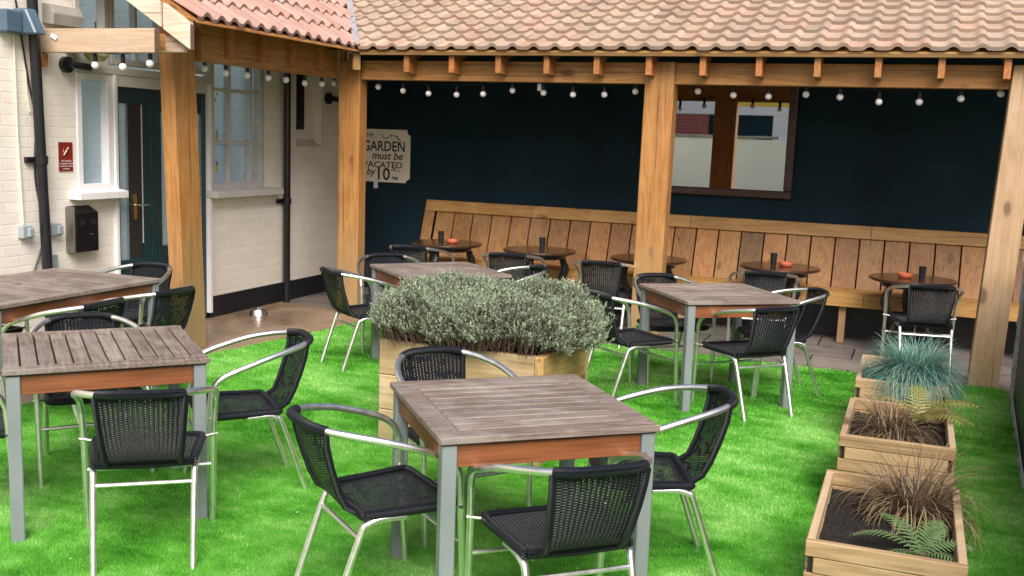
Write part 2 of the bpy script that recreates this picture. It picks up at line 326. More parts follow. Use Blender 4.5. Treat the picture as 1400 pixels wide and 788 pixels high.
# ------------------------------------------------------------------ mesh builder
class MB:
    def __init__(s): s.v = []; s.f = []; s.c = []; s.uv = None
    def add(s, vs, fs, col=1.0):
        n = len(s.v); s.v += [tuple(p) for p in vs]
        cc = (col, col, col) if not isinstance(col, tuple) else col
        for f in fs: s.f.append(tuple(i+n for i in f)); s.c.append(cc)
        return s
    def box(s, x0, x1, y0, y1, z0, z1, col=1.0):
        vs = [(x, y, z) for z in (z0, z1) for y in (y0, y1) for x in (x0, x1)]
        return s.add(vs, [(0, 2, 3, 1), (4, 5, 7, 6), (0, 1, 5, 4), (1, 3, 7, 5), (3, 2, 6, 7), (2, 0, 4, 6)], col)
    def hexa(s, b, t, col=1.0):   # bottom 4 points ccw, top 4 points ccw
        return s.add(list(b)+list(t), [(3, 2, 1, 0), (4, 5, 6, 7), (0, 1, 5, 4), (1, 2, 6, 5), (2, 3, 7, 6), (3, 0, 4, 7)], col)
    def bar(s, p, q, w, h, up=(0, 0, 1), col=1.0):
        p = Vector(p); q = Vector(q); d = (q-p).normalized(); u = Vector(up)
        r = d.cross(u).normalized(); u = r.cross(d)
        o = [(-w/2, -h/2), (w/2, -h/2), (w/2, h/2), (-w/2, h/2)]
        return s.hexa([p+r*a+u*b for a, b in o], [q+r*a+u*b for a, b in o], col)
    def prism(s, poly, axis, a0, a1, col=1.0):   # poly in the other two axes
        def P(u, v, a):
            return {'x': (a, u, v), 'y': (u, a, v), 'z': (u, v, a)}[axis]
        n = len(poly); vs = [P(u, v, a0) for u, v in poly]+[P(u, v, a1) for u, v in poly]
        fs = [tuple(range(n))[::-1], tuple(range(n, 2*n))]+[(i, (i+1) % n, n+(i+1) % n, n+i) for i in range(n)]
        return s.add(vs, fs, col)
    def tube(s, pts, r, n=10, col=1.0, cap=True, flat=None):
        pts = [Vector(p) for p in pts]; k = len(pts); rs = r if isinstance(r, (list, tuple)) else [r]*k
        up = Vector((0, 0, 1)); vs = []; prev = None
        for i in range(k):
            t = (pts[min(i+1, k-1)]-pts[max(i-1, 0)]).normalized()
            if prev is None:
                a = up if abs(t.z) < .9 else Vector((1, 0, 0)); x = t.cross(a).normalized()
            else:
                x = (prev-t*prev.dot(t)).normalized()
            y = t.cross(x); prev = x
            for j in range(n):
                an = 2*pi*j/n; vs.append(pts[i]+(x*cos(an)+y*sin(an))*rs[i])
        fs = [(i*n+j, i*n+(j+1) % n, (i+1)*n+(j+1) % n, (i+1)*n+j) for i in range(k-1) for j in range(n)]
        if cap: fs += [tuple(range(n))[::-1], tuple((k-1)*n+j for j in range(n))]
        return s.add(vs, fs, col)
    def lathe(s, prof, cx, cy, cz=0, n=24, col=1.0):
        vs = []; k = len(prof)
        for r, z in prof:
            for j in range(n): vs.append((cx+r*cos(2*pi*j/n), cy+r*sin(2*pi*j/n), cz+z))
        fs = [(i*n+j, i*n+(j+1) % n, (i+1)*n+(j+1) % n, (i+1)*n+j) for i in range(k-1) for j in range(n)]
        fs += [tuple(range(n))[::-1], tuple((k-1)*n+j for j in range(n))]
        return s.add(vs, fs, col)
    def sphere(s, c, r, n=14, m=9, sz=1.0, col=1.0):
        prof = [(max(r*sin(pi*i/m), 1e-5), -r*cos(pi*i/m)*sz) for i in range(m+1)]
        return s.lathe(prof, c[0], c[1], c[2], n, col)
    def build(s, name, mat, parent=None, smooth=False, bevel=0, sharp=35):
        me = bpy.data.meshes.new(name); me.from_pydata(s.v, [], s.f)
        a = me.attributes.new('Col', 'FLOAT_COLOR', 'CORNER')
        arr = np.ones((len(me.loops), 4), dtype=np.float32)
        lt = np.array([len(f) for f in s.f]); arr[:, :3] = np.repeat(np.array(s.c, dtype=np.float32), lt, axis=0)
        a.data.foreach_set('color', arr.ravel())
        if s.uv is not None:
            ul = me.uv_layers.new(name='UVMap'); li = np.zeros(len(me.loops), dtype=np.int32); me.loops.foreach_get('vertex_index', li)
            ul.data.foreach_set('uv', np.array(s.uv, dtype=np.float32)[li].ravel())
        me.validate()
        if smooth: me.polygons.foreach_set('use_smooth', [True]*len(me.polygons))
        if smooth and sharp:
            try: me.set_sharp_from_angle(angle=radians(sharp))
            except Exception: pass
        me.materials.append(mat)
        return link(name, me, parent, bevel)
def link(name, me, parent=None, bevel=0):
    o = bpy.data.objects.new(name, me); COL.objects.link(o)
    if parent is not None:
        o.parent = parent
        o.matrix_parent_inverse = wm(parent).inverted()
    if bevel:
        b = o.modifiers.new('bevel', 'BEVEL'); b.width = bevel; b.segments = 1; b.limit_method = 'ANGLE'
    return o
def wm(o):
    m = Matrix.LocRotScale(o.location, o.rotation_euler, o.scale)
    return (wm(o.parent) @ o.matrix_parent_inverse @ m) if o.parent else m
def tag(o, label, cat, group=None, kind=None):
    if label: o['label'] = label
    if cat: o['category'] = cat
    if group: o['group'] = group
    if kind: o['kind'] = kind
    return o
def thing(name, label, cat, loc=(0, 0, 0), group=None):
    o = bpy.data.objects.new(name, None); COL.objects.link(o); o.location = loc; o.empty_display_size = .1
    return tag(o, label, cat, group)
def dup(root, loc, rz, label):
    def cp(o, par):
        c = o.copy(); COL.objects.link(c)
        if par is not None: c.parent = par
        for ch in [k for k in bpy.data.objects if k.parent == o and k.name not in made]: 
            made.add(cp(ch, c).name)
        made.add(c.name)
        return c
    made = set(); r = cp(root, None)
    r.location = loc; r.rotation_euler = (0, 0, rz); r['label'] = label
    return r
def rawmesh(name, V, F, cols, mat, parent=None, smooth=False):
    """V (n,3), F (m,k) arrays, cols per face"""
    me = bpy.data.meshes.new(name); k = F.shape[1]
    me.vertices.add(len(V)); me.vertices.foreach_set('co', V.astype(np.float32).ravel())
    me.loops.add(F.size); me.loops.foreach_set('vertex_index', F.astype(np.int32).ravel())
    me.polygons.add(len(F)); me.polygons.foreach_set('loop_start', np.arange(0, F.size, k, dtype=np.int32))
    me.update(calc_edges=True)
    a = me.attributes.new('Col', 'FLOAT_COLOR', 'CORNER')
    arr = np.ones((F.size, 4), dtype=np.float32); arr[:, :3] = np.repeat(cols.reshape(len(F), -1)*np.ones((1, 3)), k, axis=0)
    a.data.foreach_set('color', arr.ravel())
    if smooth: me.polygons.foreach_set('use_smooth', [True]*len(F))
    me.materials.append(mat)
    return link(name, me, parent)
def cr(pts, n=6):   # Catmull-Rom
    P = [Vector(p) for p in pts]; P = [P[0]*2-P[1]]+P+[P[-1]*2-P[-2]]; out = []
    for i in range(1, len(P)-2):
        a, b, c, d = P[i-1:i+3]
        for j in range(n):
            t = j/n; out.append(.5*((2*b)+(-a+c)*t+(2*a-5*b+4*c-d)*t*t+(-a+3*b-3*c+d)*t**3))
    out.append(P[-2]); return out

# ------------------------------------------------------------------ camera
F_, PI_, RO, H, T1 = 1405.1, radians(8.2907), radians(2.0657), 1.690, radians(-21.216)
r0 = Vector((cos(T1), -sin(T1), 0)); fy = Vector((sin(T1), cos(T1), 0)); zz = Vector((0, 0, 1))
fw = fy*cos(PI_)-zz*sin(PI_); u0 = fy*sin(PI_)+zz*cos(PI_)
R = r0*cos(RO)+u0*sin(RO); U = -r0*sin(RO)+u0*cos(RO)
cam = bpy.data.cameras.new('camera'); co_ = bpy.data.objects.new('camera', cam); COL.objects.link(co_)
mt = Matrix((R, U, -fw)).transposed().to_4x4(); mt.translation = Vector((0, 0, H)); co_.matrix_world = mt
cam.sensor_width = 36; cam.lens = F_/1400*36; cam.clip_end = 500; cam.clip_start = .05
scene.camera = co_

# ------------------------------------------------------------------ light
world = bpy.data.worlds.new('World'); scene.world = world; world.use_nodes = True
wn = world.node_tree; bg = wn.nodes['Background']
sky = wn.nodes.new('ShaderNodeTexSky'); sky.sky_type = 'NISHITA'; sky.sun_disc = False
SE, SAZ = radians(46), radians(152)     # azimuth clockwise from +Y
sky.sun_elevation = SE; sky.sun_rotation = SAZ; sky.dust_density = 4.0; sky.air_density = .8; sky.ozone_density = .6
wm_ = mix(wn, 1.0, sky.outputs[0], (1.12, 1.0, .92, 1), 'MULTIPLY'); wn.links.new(wm_, bg.inputs[0]); bg.inputs[1].default_value = .15
sun = bpy.data.lights.new('sun', 'SUN'); sun.energy = 4.8; sun.angle = radians(40); sun.color = (1, .965, .91)
so = bpy.data.objects.new('sun', sun); COL.objects.link(so)
sd = Vector((sin(SAZ)*cos(SE), cos(SAZ)*cos(SE), sin(SE)))
so.rotation_euler = (-sd).to_track_quat('-Z', 'Y').to_euler(); so.location = (0, -5, 10)
scene.view_settings.view_transform = 'Standard'; scene.view_settings.look = 'None'; scene.view_settings.exposure = 0
scene.cycles.max_bounces = 8; scene.cycles.transparent_max_bounces = 16

# ------------------------------------------------------------------ ground
def sheet(name, poly, z, mat, label=None, cat=None, kind='structure', th=0):
    b = MB(); n = len(poly); b.add([(x, y, z) for x, y in poly], [tuple(range(n))])
    o = b.build(name, mat); return tag(o, label, cat, None, kind)
sheet('ground', [(-150, -150), (150, -150), (150, 150), (-150, 150)], -.012, M['earth'])
sheet('patio', [(-5.8, 7.9), (3.2, 7.9), (3.2, 9.95), (-5.8, 9.95)], -.004, M['patio'])
sheet('path', [(-5.8, -1), (-4.3, -1), (-4.3, 8.32), (-5.8, 8.6)], 0.0, M['concrete'])
TP = [(-5.05, -1.0), (.80, -1.0), (.70, 3.0), (.62, 5.0), (.66, 6.0), (.74, 7.9), (.72, 8.14), (-4.55, 8.28), (-4.64, 7.38), (-4.82, 6.33)]
sheet('lawn_base', TP, .006, M['turfbase'])
def inpoly(x, y, P):
    r = np.zeros(x.shape, bool); n = len(P)
    for i in range(n):
        x0, y0 = P[i]; x1, y1 = P[(i+1) % n]
        c = ((y0 > y) != (y1 > y)) & (x < (x1-x0)*(y-y0)/(y1-y0+1e-12)+x0); r ^= c
    return r
def blades():
    out = []
    for (x0, x1, y0, y1, dens, w, h) in ((-5.1, .8, 1.6, 4.6, 28000, .0016, .012), (-5.1, .8, 4.6, 6.4, 16000, .0024, .015), (-5.1, .8, 6.4, 8.3, 9000, .0036, .015)):
        n = int((x1-x0)*(y1-y0)*dens)
        x = rng.uniform(x0, x1, n); y = rng.uniform(y0, y1, n)
        d = x*sin(T1)+y*cos(T1); s = x*cos(T1)-y*sin(T1)      # stay near the view
        k = inpoly(x, y, TP) & (d > 2.4) & (np.abs(s) < d*.62)
        x = x[k]; y = y[k]; out.append((x, y, np.full(len(x), w), np.full(len(x), h)))
    x, y, w, h = [np.concatenate([o[i] for o in out]) for i in range(4)]; n = len(x)
    a = rng.uniform(0, 2*pi, n); hh = h*rng.uniform(.6, 1.25, n)
    # pile leans in swirls
    la = 1.2*np.sin(x*1.7+.6*y)+1.4*np.cos(y*1.3-x*.8)+rng.normal(0, 1.5, n); ll = hh*rng.uniform(.1, .9, n)
    V = np.empty((n, 3, 3)); dx = np.cos(a)*w; dy = np.sin(a)*w
    V[:, 0] = np.stack([x-dx, y-dy, np.full(n, .004)], 1); V[:, 1] = np.stack([x+dx, y+dy, np.full(n, .004)], 1)
    V[:, 2] = np.stack([x+np.cos(la)*ll, y+np.sin(la)*ll, .004+hh], 1)
    F = np.arange(3*n).reshape(n, 3)
    cv = rng.uniform(.82, 1.15, n)
    o = rawmesh('artificial_grass', V.reshape(-1, 3), F, cv, M['turf'])
    tag(o, 'bright green artificial turf covering the whole seating area', 'grass', None, 'stuff')
blades()

# ------------------------------------------------------------------ house on the left
XW = -5.8
hs = thing('pub_building', 'cream painted brick pub wall with windows, green door and black base band', 'building', (XW, 6, 0))
def wallseg(y0, y1, z0, z1, name='wall', mat='bricks', x=XW, t=.25): return MB().box(x-t, x, y0, y1, z0, z1).build(name, M[mat], hs)
# openings: window one y 5.97..6.32 ; door 6.33..7.45 ; window two 7.5..8.25 ; niche 8.86..9.31
wallseg(-3, 5.95, 0, 3.4); wallseg(5.95, 6.32, 0, 1.13); wallseg(7.485, 8.30, .19, 1.07); wallseg(8.30, 8.845, .185, 3.4)
wallseg(8.845, 9.31, .185, 1.50); wallseg(9.31, 9.92, .185, 3.4); wallseg(8.845, 9.31, 2.62, 3.4)
wallseg(5.95, 8.30, 2.95, 3.4)
for y0, y1 in ((7.485, 8.52), (8.52, 9.92)):
    MB().box(XW-.25, XW+.012, y0, y1, 0, .19).build('base_band', M['band'], hs)
def window(y0, y1, z0, z1, vm, hm, frame='frame', sill=None, x=XW, ft=.045, gm='glass'):
    b = MB(); xo = x+.012; xi = x-.07
    b.box(xi, xo, y0, y0+ft, z0, z1); b.box(xi, xo, y1-ft, y1, z0, z1); b.box(xi, xo, y0+ft, y1-ft, z1-ft, z1); b.box(xi, xo, y0+ft, y1-ft, z0, z0+ft)
    ys = [y0+ft]+list(vm)+[y1-ft]; zs = [z0+ft]+list(hm)+[z1-ft]
    for v in vm: b.box(xi+.02, xo-.012, v-.016, v+.016, z0+ft, z1-ft)
    for i in range(len(ys)-1):
        a = ys[i]+(.016 if i else 0); c = ys[i+1]-(.016 if i < len(ys)-2 else 0)
        for hz in hm: b.box(xi+.02, xo-.014, a, c, hz-.016, hz+.016)
    f = b.build('window', M[frame], hs, bevel=.003)
    for i in range(len(ys)-1):
        for j in range(len(zs)-1):
            MB().box(xi-.004, xi+.004+.01, ys[i]-.005, ys[i+1]+.005, zs[j]-.005, zs[j+1]+.005).build('pane', M[gm], f)
    if sill:
        MB().prism([(x-.05, sill), (x+.11, sill), (x+.11, sill+.055), (x-.05, sill+.075)], 'y', y0-.09, y1+.05).build('sill', M['framewhite'], f, bevel=.004)
    return f
w1 = window(5.955, 6.315, 1.185, 2.06, [], [], 'framewhite', 1.125, ft=.05)
# tall transom windows over the door and the side light
window(5.955, 6.30, 2.12, 2.93, [], [], ft=.05, gm='glass')
window(6.31, 7.44, 2.14, 2.93, [6.60, 6.86, 7.14], [], ft=.045, gm='glass')
MB().box(XW-.06, XW+.025, 5.95, 7.485, 2.062, 2.118).build('transom_rail', M['frame'], hs, bevel=.004)
w2 = window(7.49, 8.29, 1.14, 2.93, [7.78, 8.10], [1.56, 2.02, 2.40], ft=.06)
MB().prism([(XW-.05, 1.075), (XW+.12, 1.075), (XW+.12, 1.13), (XW-.05, 1.15)], 'y', 7.44, 8.46).build('sill', M['frame'], w2, bevel=.004)
for y, z in ((7.66, 1.60), (7.66, 1.33)):
    MB().box(XW-.052, XW-.049, y-.012, y+.012, z-.03, z+.03).build('sticker', M['yellow'], w2)
    MB().prism([(y-.010, z+.031), (y+.010, z+.031), (y, z+.065)], 'x', XW-.052, XW-.049).build('sticker', M['ink'], w2)
# three dark dots on the glass
for y, z in ((7.62, 1.985), (7.67, 1.985), (7.645, 1.93)): MB().prism([(y+.008*cos(a*pi/5), z+.010*sin(a*pi/5)) for a in range(10)], 'x', XW-.052, XW-.049).build('sticker', M['ink'], w2)
# door frame, door, side light
MB().box(XW-.07, XW+.03, 6.32, 6.352, 0, 2.06).build('door_jamb', M['framewhite'], hs, bevel=.003)
MB().box(XW-.07, XW+.035, 7.445, 7.483, .05, 2.06).build('door_jamb', M['framewhite'], hs, bevel=.003)
MB().box(XW-.07, XW+.02, 6.352, 7.445, 1.975, 2.06).build('door_head', M['frame'], hs, bevel=.003)
MB().box(XW-.75, XW-.70, 5.3, 8.9, 0, 3.4).build('inner_wall', M['innerwall'], hs)  # inner room added without a ceiling so sky light brightens the panes
MB().box(XW-.699, XW-.251, 5.3, 8.9, -.002, .01).build('inner_floor', M['white'], hs)
dr = MB()
X0, X1 = XW-.048, XW-.002
for a in ((6.352, 6.395, 0, 1.975), (6.75, 6.83, 0, 1.975), (6.395, 6.75, 1.85, 1.975), (6.395, 6.75, .0, .62)): dr.box(X0, X1, *a)
door = dr.build('door', M['doorgreen'], hs, bevel=.003)
MB().box(X0+.01, X1-.012, 6.395, 6.50, .62, 1.85).build('glass_panel', M['glass'], door)
MB().box(X0+.01, X1-.006, 6.50, 6.645, .62, 1.85).build('centre_panel', M['doordark'], door)
MB().box(X0+.01, X1-.012, 6.645, 6.665, .74, 1.85).build('glass_strip', M['white'], door)
MB().box(X0+.01, X1-.008, 6.665, 6.75, .62, 1.85).build('side_panel', M['doorgreen'], door)
hd = MB().prism([(6.555+.020*cos(t), 1.04+(.085 if sin(t) > 0 else -.085)+.02*sin(t)) for t in [i*pi/6 for i in range(12)]], 'x', X1-.008, X1+.006).build('handle', M['brass'], door)
MB().tube([(X1+.004, 6.555, 1.055), (X1+.045, 6.555, 1.055), (X1+.05, 6.57, 1.055), (X1+.05, 6.66, 1.055)], .008, 8).build('lever', M['steel'], door, True)
sl = MB()
for a in ((6.832, 6.875, 0, 1.975), (7.40, 7.445, 0, 1.975), (6.875, 7.40, 1.80, 1.975), (6.875, 7.40, 0, .70)): sl.box(X0, X1, *a)
sdl = sl.build('side_light', M['doorgreen'], hs, bevel=.003)
MB().box(X0+.01, X1-.012, 6.875, 7.40, .70, 1.80).build('glass_panel', M['glass'], sdl)
# recessed vent window at the far end
nb = MB(); nb.prism([(XW-.10, 1.50), (XW+.0, 1.50), (XW+.0, 1.53), (XW-.10, 1.60)], 'y', 8.845, 9.31)
nb.box(XW-.10, XW-.08, 8.845, 9.31, 1.60, 2.62); nb.build('window_recess', M['bricks'], hs)
MB().box(XW-.08, XW-.07, 8.86, 9.10, 1.70, 2.6).build('vent_opening', M['black'], hs)

# gas pipe and meter pipes in the corner
gp = thing('corner_pipe', 'thin grey pipe running up the far corner beside the wall lamp', 'pipe', (-5.72, 9.68, 0))
MB().tube([(-5.72, 9.68, .05), (-5.72, 9.68, 2.2)], .013, 8).build('pipe', M['greymetal'], gp, True)
MB().tube([(-5.74, 9.60, .95), (-5.70, 9.62, 1.05), (-5.73, 9.62, 1.2), (-5.70, 9.60, 1.32)], .018, 8).build('valve', M['black'], gp, True)

def downpipe(y0, z0, z1, r, label, lean=0.0, clips=(1.25,)):
    t = thing('downpipe', label, 'pipe', (XW+.07, y0, 0), 'black rainwater pipes')
    MB().tube([(XW+.07, y0, z0), (XW+.07, y0+lean*(z1-z0), z1)], r, 14).build('pipe', M['blackpipe'], t, True)
    for c in clips:
        b = MB(); yy = y0+lean*(c-z0); b.lathe([(r+.001, -.03), (r+.010, -.03), (r+.010, .03), (r+.001, .03)], XW+.07, yy, c, 14)
        b.box(XW, XW+.03, yy-.085, yy+.085, c-.02, c+.02); b.build('bracket', M['blackpipe'], t, True)
downpipe(5.60, 0, 3.3, .036, 'thick black downpipe left of the no smoking sign', -.035, (1.42,))
downpipe(8.585, 0, 2.75, .034, 'slimmer black downpipe right of the georgian window', 0, (1.0,))
cb = MB().tube(cr([(XW+.02, 5.42, 2.5), (XW+.02, 5.50, 2.0), (XW+.02, 5.555, 1.7), (XW+.02, 5.54, 1.3), (XW+.02, 5.60, .9), (XW+.02, 5.50, .62)]), .007, 6).build('cable', M['black'], None, True)
tag(cb, 'loose black cable clipped against the left downpipe', 'cable')
cb = MB().tube([(XW+.012, 5.40, 2.26), (XW+.012, 5.405, 1.6), (XW+.012, 5.43, .97)], .008, 6).build('conduit', M['cream'], None, True)
tag(cb, 'cream painted conduit running down to the left switch', 'cable', None)
cb = MB().tube(cr([(XW+.012, 5.46, 2.26), (XW+.012, 5.49, 2.1), (XW+.012, 5.495, 1.9), (XW+.012, 5.52, 1.75)]), .006, 6).build('cable', M['cream'], None, True)
tag(cb, 'thin cream cable curving from the floodlight to the downpipe', 'cable')
def socket(y, label):
    t = thing('outdoor_switch', label, 'switch', (XW, y, .92), 'grey weatherproof switches')
    MB().box(XW, XW+.05, y-.045, y+.045, .875, .965).build('back_box', M['pvcgrey'], t, bevel=.006)
    MB().box(XW+.051, XW+.075, y-.012, y+.038, .885, .950).build('cover', M['pvcgrey'], t, bevel=.006)
socket(5.435, 'grey weatherproof switch box left of the downpipe'); socket(5.70, 'grey weatherproof switch box between downpipe and ash bin')
t = MB().box(XW, XW+.03, 5.65, 5.72, .60, .735).build('junction_box', M['pvcgrey'], bevel=.004)
tag(t, 'small flat grey box low on the wall below the ash bin', 'box')
# floodlight
fl = thing('floodlight', 'blue grey floodlight housing at the top left of the wall', 'lamp', (XW, 5.4, 2.35))
MB().box(XW, XW+.10, 5.26, 5.40, 2.27, 2.42).build('housing', M['pvcblue'], fl, bevel=.01)
MB().prism([(XW+.0, 2.27), (XW+.21, 2.27), (XW+.12, 2.44), (XW+.0, 2.44)], 'y', 5.402, 5.50).build('cover', M['pvcblue'], fl, bevel=.01)
# ash bin
ab = thing('ash_bin', 'black and steel cigarette bin on the wall under the window sill', 'bin', (XW, 6.0, .9))
MB().box(XW+.001, XW+.085, 5.822, 5.838, .74, 1.075).build('side_plate', M['boxsteel'], ab, bevel=.003)
MB().prism([(XW+.001, .74), (XW+.09, .74), (XW+.09, 1.03), (XW+.001, 1.08)], 'y', 5.84, 6.06).build('body', M['boxblack'], ab, bevel=.004)
b = MB(); b.box(XW+.0905, XW+.094, 5.875, 5.925, .94, .98); b.box(XW+.0905, XW+.094, 5.98, 6.03, .94, .98); b.build('slot', M['black'], ab)
MB().prism([(5.98+.006*cos(a), .87+.006*sin(a)) for a in [i*pi/4 for i in range(8)]], 'x', XW+.09, XW+.10).build('lock', M['steel'], ab)

# no smoking sign
def text(body, size, loc, rot, mat, name, parent, align='CENTER', sx=1.0, shear=0.0):
    cu = bpy.data.curves.new('t', 'FONT'); cu.body = body; cu.size = size; cu.align_x = align; cu.resolution_u = 3; cu.offset = size*.016; cu.shear = shear
    o = bpy.data.objects.new('t', cu); COL.objects.link(o); bpy.context.view_layer.update()
    me = bpy.data.meshes.new_from_object(o); bpy.data.objects.remove(o); bpy.data.curves.remove(cu)
    me.materials.clear(); me.materials.append(M[mat])
    c = me.attributes.new('Col', 'FLOAT_COLOR', 'CORNER'); c.data.foreach_set('color', np.ones(len(me.loops)*4, dtype=np.float32))
    me.transform(Matrix.Translation(loc) @ Matrix(rot).to_4x4() @ Matrix.Diagonal((sx, 1, 1, 1)))
    return link(name, me, parent)
RX = ((0, 0, 1), (1, 0, 0), (0, 1, 0))     # text on a wall facing +x : local x -> +y, local y -> +z
RY = ((1, 0, 0), (0, 0, -1), (0, 1, 0))    # text on a wall facing -y
ns = thing('no_smoking_sign', 'small dark red no smoking sign with white cigarette symbol', 'sign', (XW, 5.84, 1.45))
MB().box(XW+.002, XW+.008, 5.775, 5.905, 1.335, 1.545).build('plate', M['redsign'], ns)
xs = XW+.0095
rb = MB(); cy, cz = 5.84, 1.475
for i in range(24):
    a0, a1 = 2*pi*i/24, 2*pi*(i+1)/24
    rb.add([(xs, cy+r*cos(a), cz+r*sin(a)) for r, a in ((.040, a0), (.046, a0), (.046, a1), (.040, a1))], [(0, 1, 2, 3)])
rb.build('ring', plain('ringred', (.34, .03, .02), .5), ns)
sg = MB(); sg.bar((xs+.001, 5.815, 1.452), (xs+.001, 5.848, 1.492), .002, .013, (1, 0, 0)); sg.bar((xs+.001, 5.852, 1.497), (xs+.001, 5.860, 1.507), .002, .013, (1, 0, 0))
sg.tube([(xs+.001, 5.812, 1.475), (xs+.001, 5.818, 1.483), (xs+.001, 5.812, 1.495)], .0015, 5)
sg.build('cigarette_symbol', M['white'], ns)
for i, tx in enumerate(('No Smoking', 'It is against the law', 'to smoke in these', 'premises')):
    text(tx, .017 if i else .019, (xs, 5.84, 1.405-.019*i), RX, 'white', 'lettering', ns)

# wall lamps
def walllamp(y, z, label, out=.20, dirs=(0, 1)):
    t = thing('wall_lamp', label, 'lamp', (XW, y, z), 'black wall spot lamps')
    MB().tube([(XW, y, z), (XW+.035, y, z)], .058, 20).build('back_plate', M['black'], t, True)
    MB().tube([(XW+.035, y, z), (XW+.07, y, z)], .012, 8).build('stem', M['black'], t, True)
    MB().tube([(XW+.075, y-.02, z), (XW+.09, y+.15, z-.01)], .027, 14).build('lamp_head', M['black'], t, True)
walllamp(5.86, 2.10, 'black wall spot lamp under the pale tie beam'); walllamp(9.42, 2.03, 'black wall spot lamp in the dark far corner')
pl = thing('globe_lamp', 'faded yellow globe hanging behind the wall spot lamp', 'lamp', (-5.62, 6.05, 2.2))
MB().lathe([(.001, -.055), (.055, -.05), (.085, -.015), (.08, .025), (.05, .05), (.001, .055)], -5.66, 6.02, 2.19, 20).build('shade', plain('shade', (.42, .40, .22), .5), pl, True)
MB().tube([(-5.66, 6.02, 2.24), (-5.66, 6.02, 2.42)], .006, 6).build('stem', M['black'], pl, True)

# grey board above the tie beam
g = MB().prism([(-5.799, 2.37), (-5.70, 2.36), (-5.69, 2.44), (-5.72, 2.50), (-5.799, 2.51)], 'y', 5.66, 5.94).build('weathered_canopy', M['greyboard'], None, bevel=.004)
tag(g, 'small weathered grey canopy piece above the pale tie beam', 'canopy')
bowl = MB().lathe([(.085, 0), (.075, .03), (.062, .055), (.066, .058), (.060, .055), (.058, .012), (.001, .010)], -5.52, 7.82, .002, 28).build('dog_bowl', M['steel'], None, True)
tag(bowl, 'shiny stainless steel dog bowl on the damp path by the wall', 'bowl')

# ------------------------------------------------------------------ back wall, right wall
bw = MB().box(-6.0, 3.2, 9.92, 10.15, 0, 3.3).build('shelter_back_wall', M['navy']); tag(bw, 'dark navy painted wall behind the long timber bench', 'wall')
rw = thing('boundary_wall', 'dark blue grey painted wall at the right edge of the turf', 'wall', (.75, 7.86, 0))
poly = [(.755, 7.86), (.665, 6.0), (.63, 5.0), (.71, 3.0), (.80, -1.0), (1.05, -1.0), (1.02, 7.86)]
MB().prism(poly, 'z', 0, 1.05).build('wall', M['navyright'], rw)
b = MB()
for i in range(14):   # ragged render where the wall ends
    z0 = i*.075; w = .02+.03*random.random(); b.hexa([(.735-w*.3, 7.862, z0), (.78+w, 7.862, z0), (.78+w, 7.885, z0), (.735, 7.885, z0)], [(.735-w*.2, 7.862, z0+.074), (.77+w, 7.862, z0+.074), (.77+w, 7.885, z0+.074), (.735, 7.885, z0+.074)])
b.build('render_edge', M['plaster'], rw)
b = MB(); pp = [(.748, 7.86), (.658, 6.0), (.623, 5.0), (.703, 3.0), (.793, -1)]
for (xa, ya), (xb, yb) in zip(pp, pp[1:]):
    k = max(1, int((ya-yb)/.12))
    for i in range(k):
        t0, t1 = i/k, (i+1)/k; w = random.uniform(.006, .02)
        p = (xa+(xb-xa)*t0, ya+(yb-ya)*t0); q = (xa+(xb-xa)*t1, ya+(yb-ya)*t1)
        b.hexa([(p[0]-w, p[1], .005), (q[0]-w, q[1], .005), (q[0], q[1], .005), (p[0], p[1], .005)], [(p[0]-w*.5, p[1], .03), (q[0]-w*.5, q[1], .03), (q[0], q[1], .035), (p[0], p[1], .035)])
b.build('render_skirt', M['plaster'], rw)

# ------------------------------------------------------------------ shelter
sh = thing('timber_shelter', 'open timber shelter with pine posts, beams and clay tiled roof', 'shelter', (-2.2, 8.3, 0))
YB = 8.3
def post(x0, x1, y0, y1, z1, dx=0, dy=0, mat='pine_z'):
    b = MB(); b.hexa([(x0, y0, 0), (x1, y0, 0), (x1, y1, 0), (x0, y1, 0)], [(x0+dx, y0+dy, z1), (x1+dx, y0+dy, z1), (x1+dx, y1+dy, z1), (x0+dx, y1+dy, z1)])
    return b.build('post', M[mat], sh, bevel=.006)
post(-5.155, -5.03, 6.20, 6.45, 2.42, .0, -.12)     # front left
post(-4.98, -4.76, YB-.02, YB+.12, 2.33)                 # corner
post(-2.14, -1.90, YB-.035, YB+.13, 2.34, .02)                   # middle
post(.47, .68, 8.16, 8.33, 2.33, .095, .06, 'pine_grey')          # right
MB().box(-5.065, -4.985, 6.36, YB-.024, 2.17, 2.52).build('beam', M['pine_y'], sh, bevel=.004)
MB().box(-4.755, 2.6, YB, YB+.10, 2.165, 2.335).build('beam', M['pine_x'], sh, bevel=.004)
# tie beam from the wall to the bargeboard
MB().box(XW, -4.775, 5.60, 5.648, 2.165, 2.325).build('tie_beam', M['pine_pale'], sh, bevel=.004)
MB().box(-4.774, -4.768, 5.602, 5.646, 2.168, 2.322).build('beam_end', M['endgrain'], sh)
MB().box(XW, -4.74, 5.86, 5.90, 2.19, 2.30).build('tie_beam', M['pine_pale'], sh, bevel=.004)
MB().box(XW, XW+.05, 5.60, 5.66, 2.07, 2.163).build('bracket', M['pine_x'], sh, bevel=.003)
M1, M2 = .62, .40
XE, YE, ZE = -4.665, 8.08, 2.390
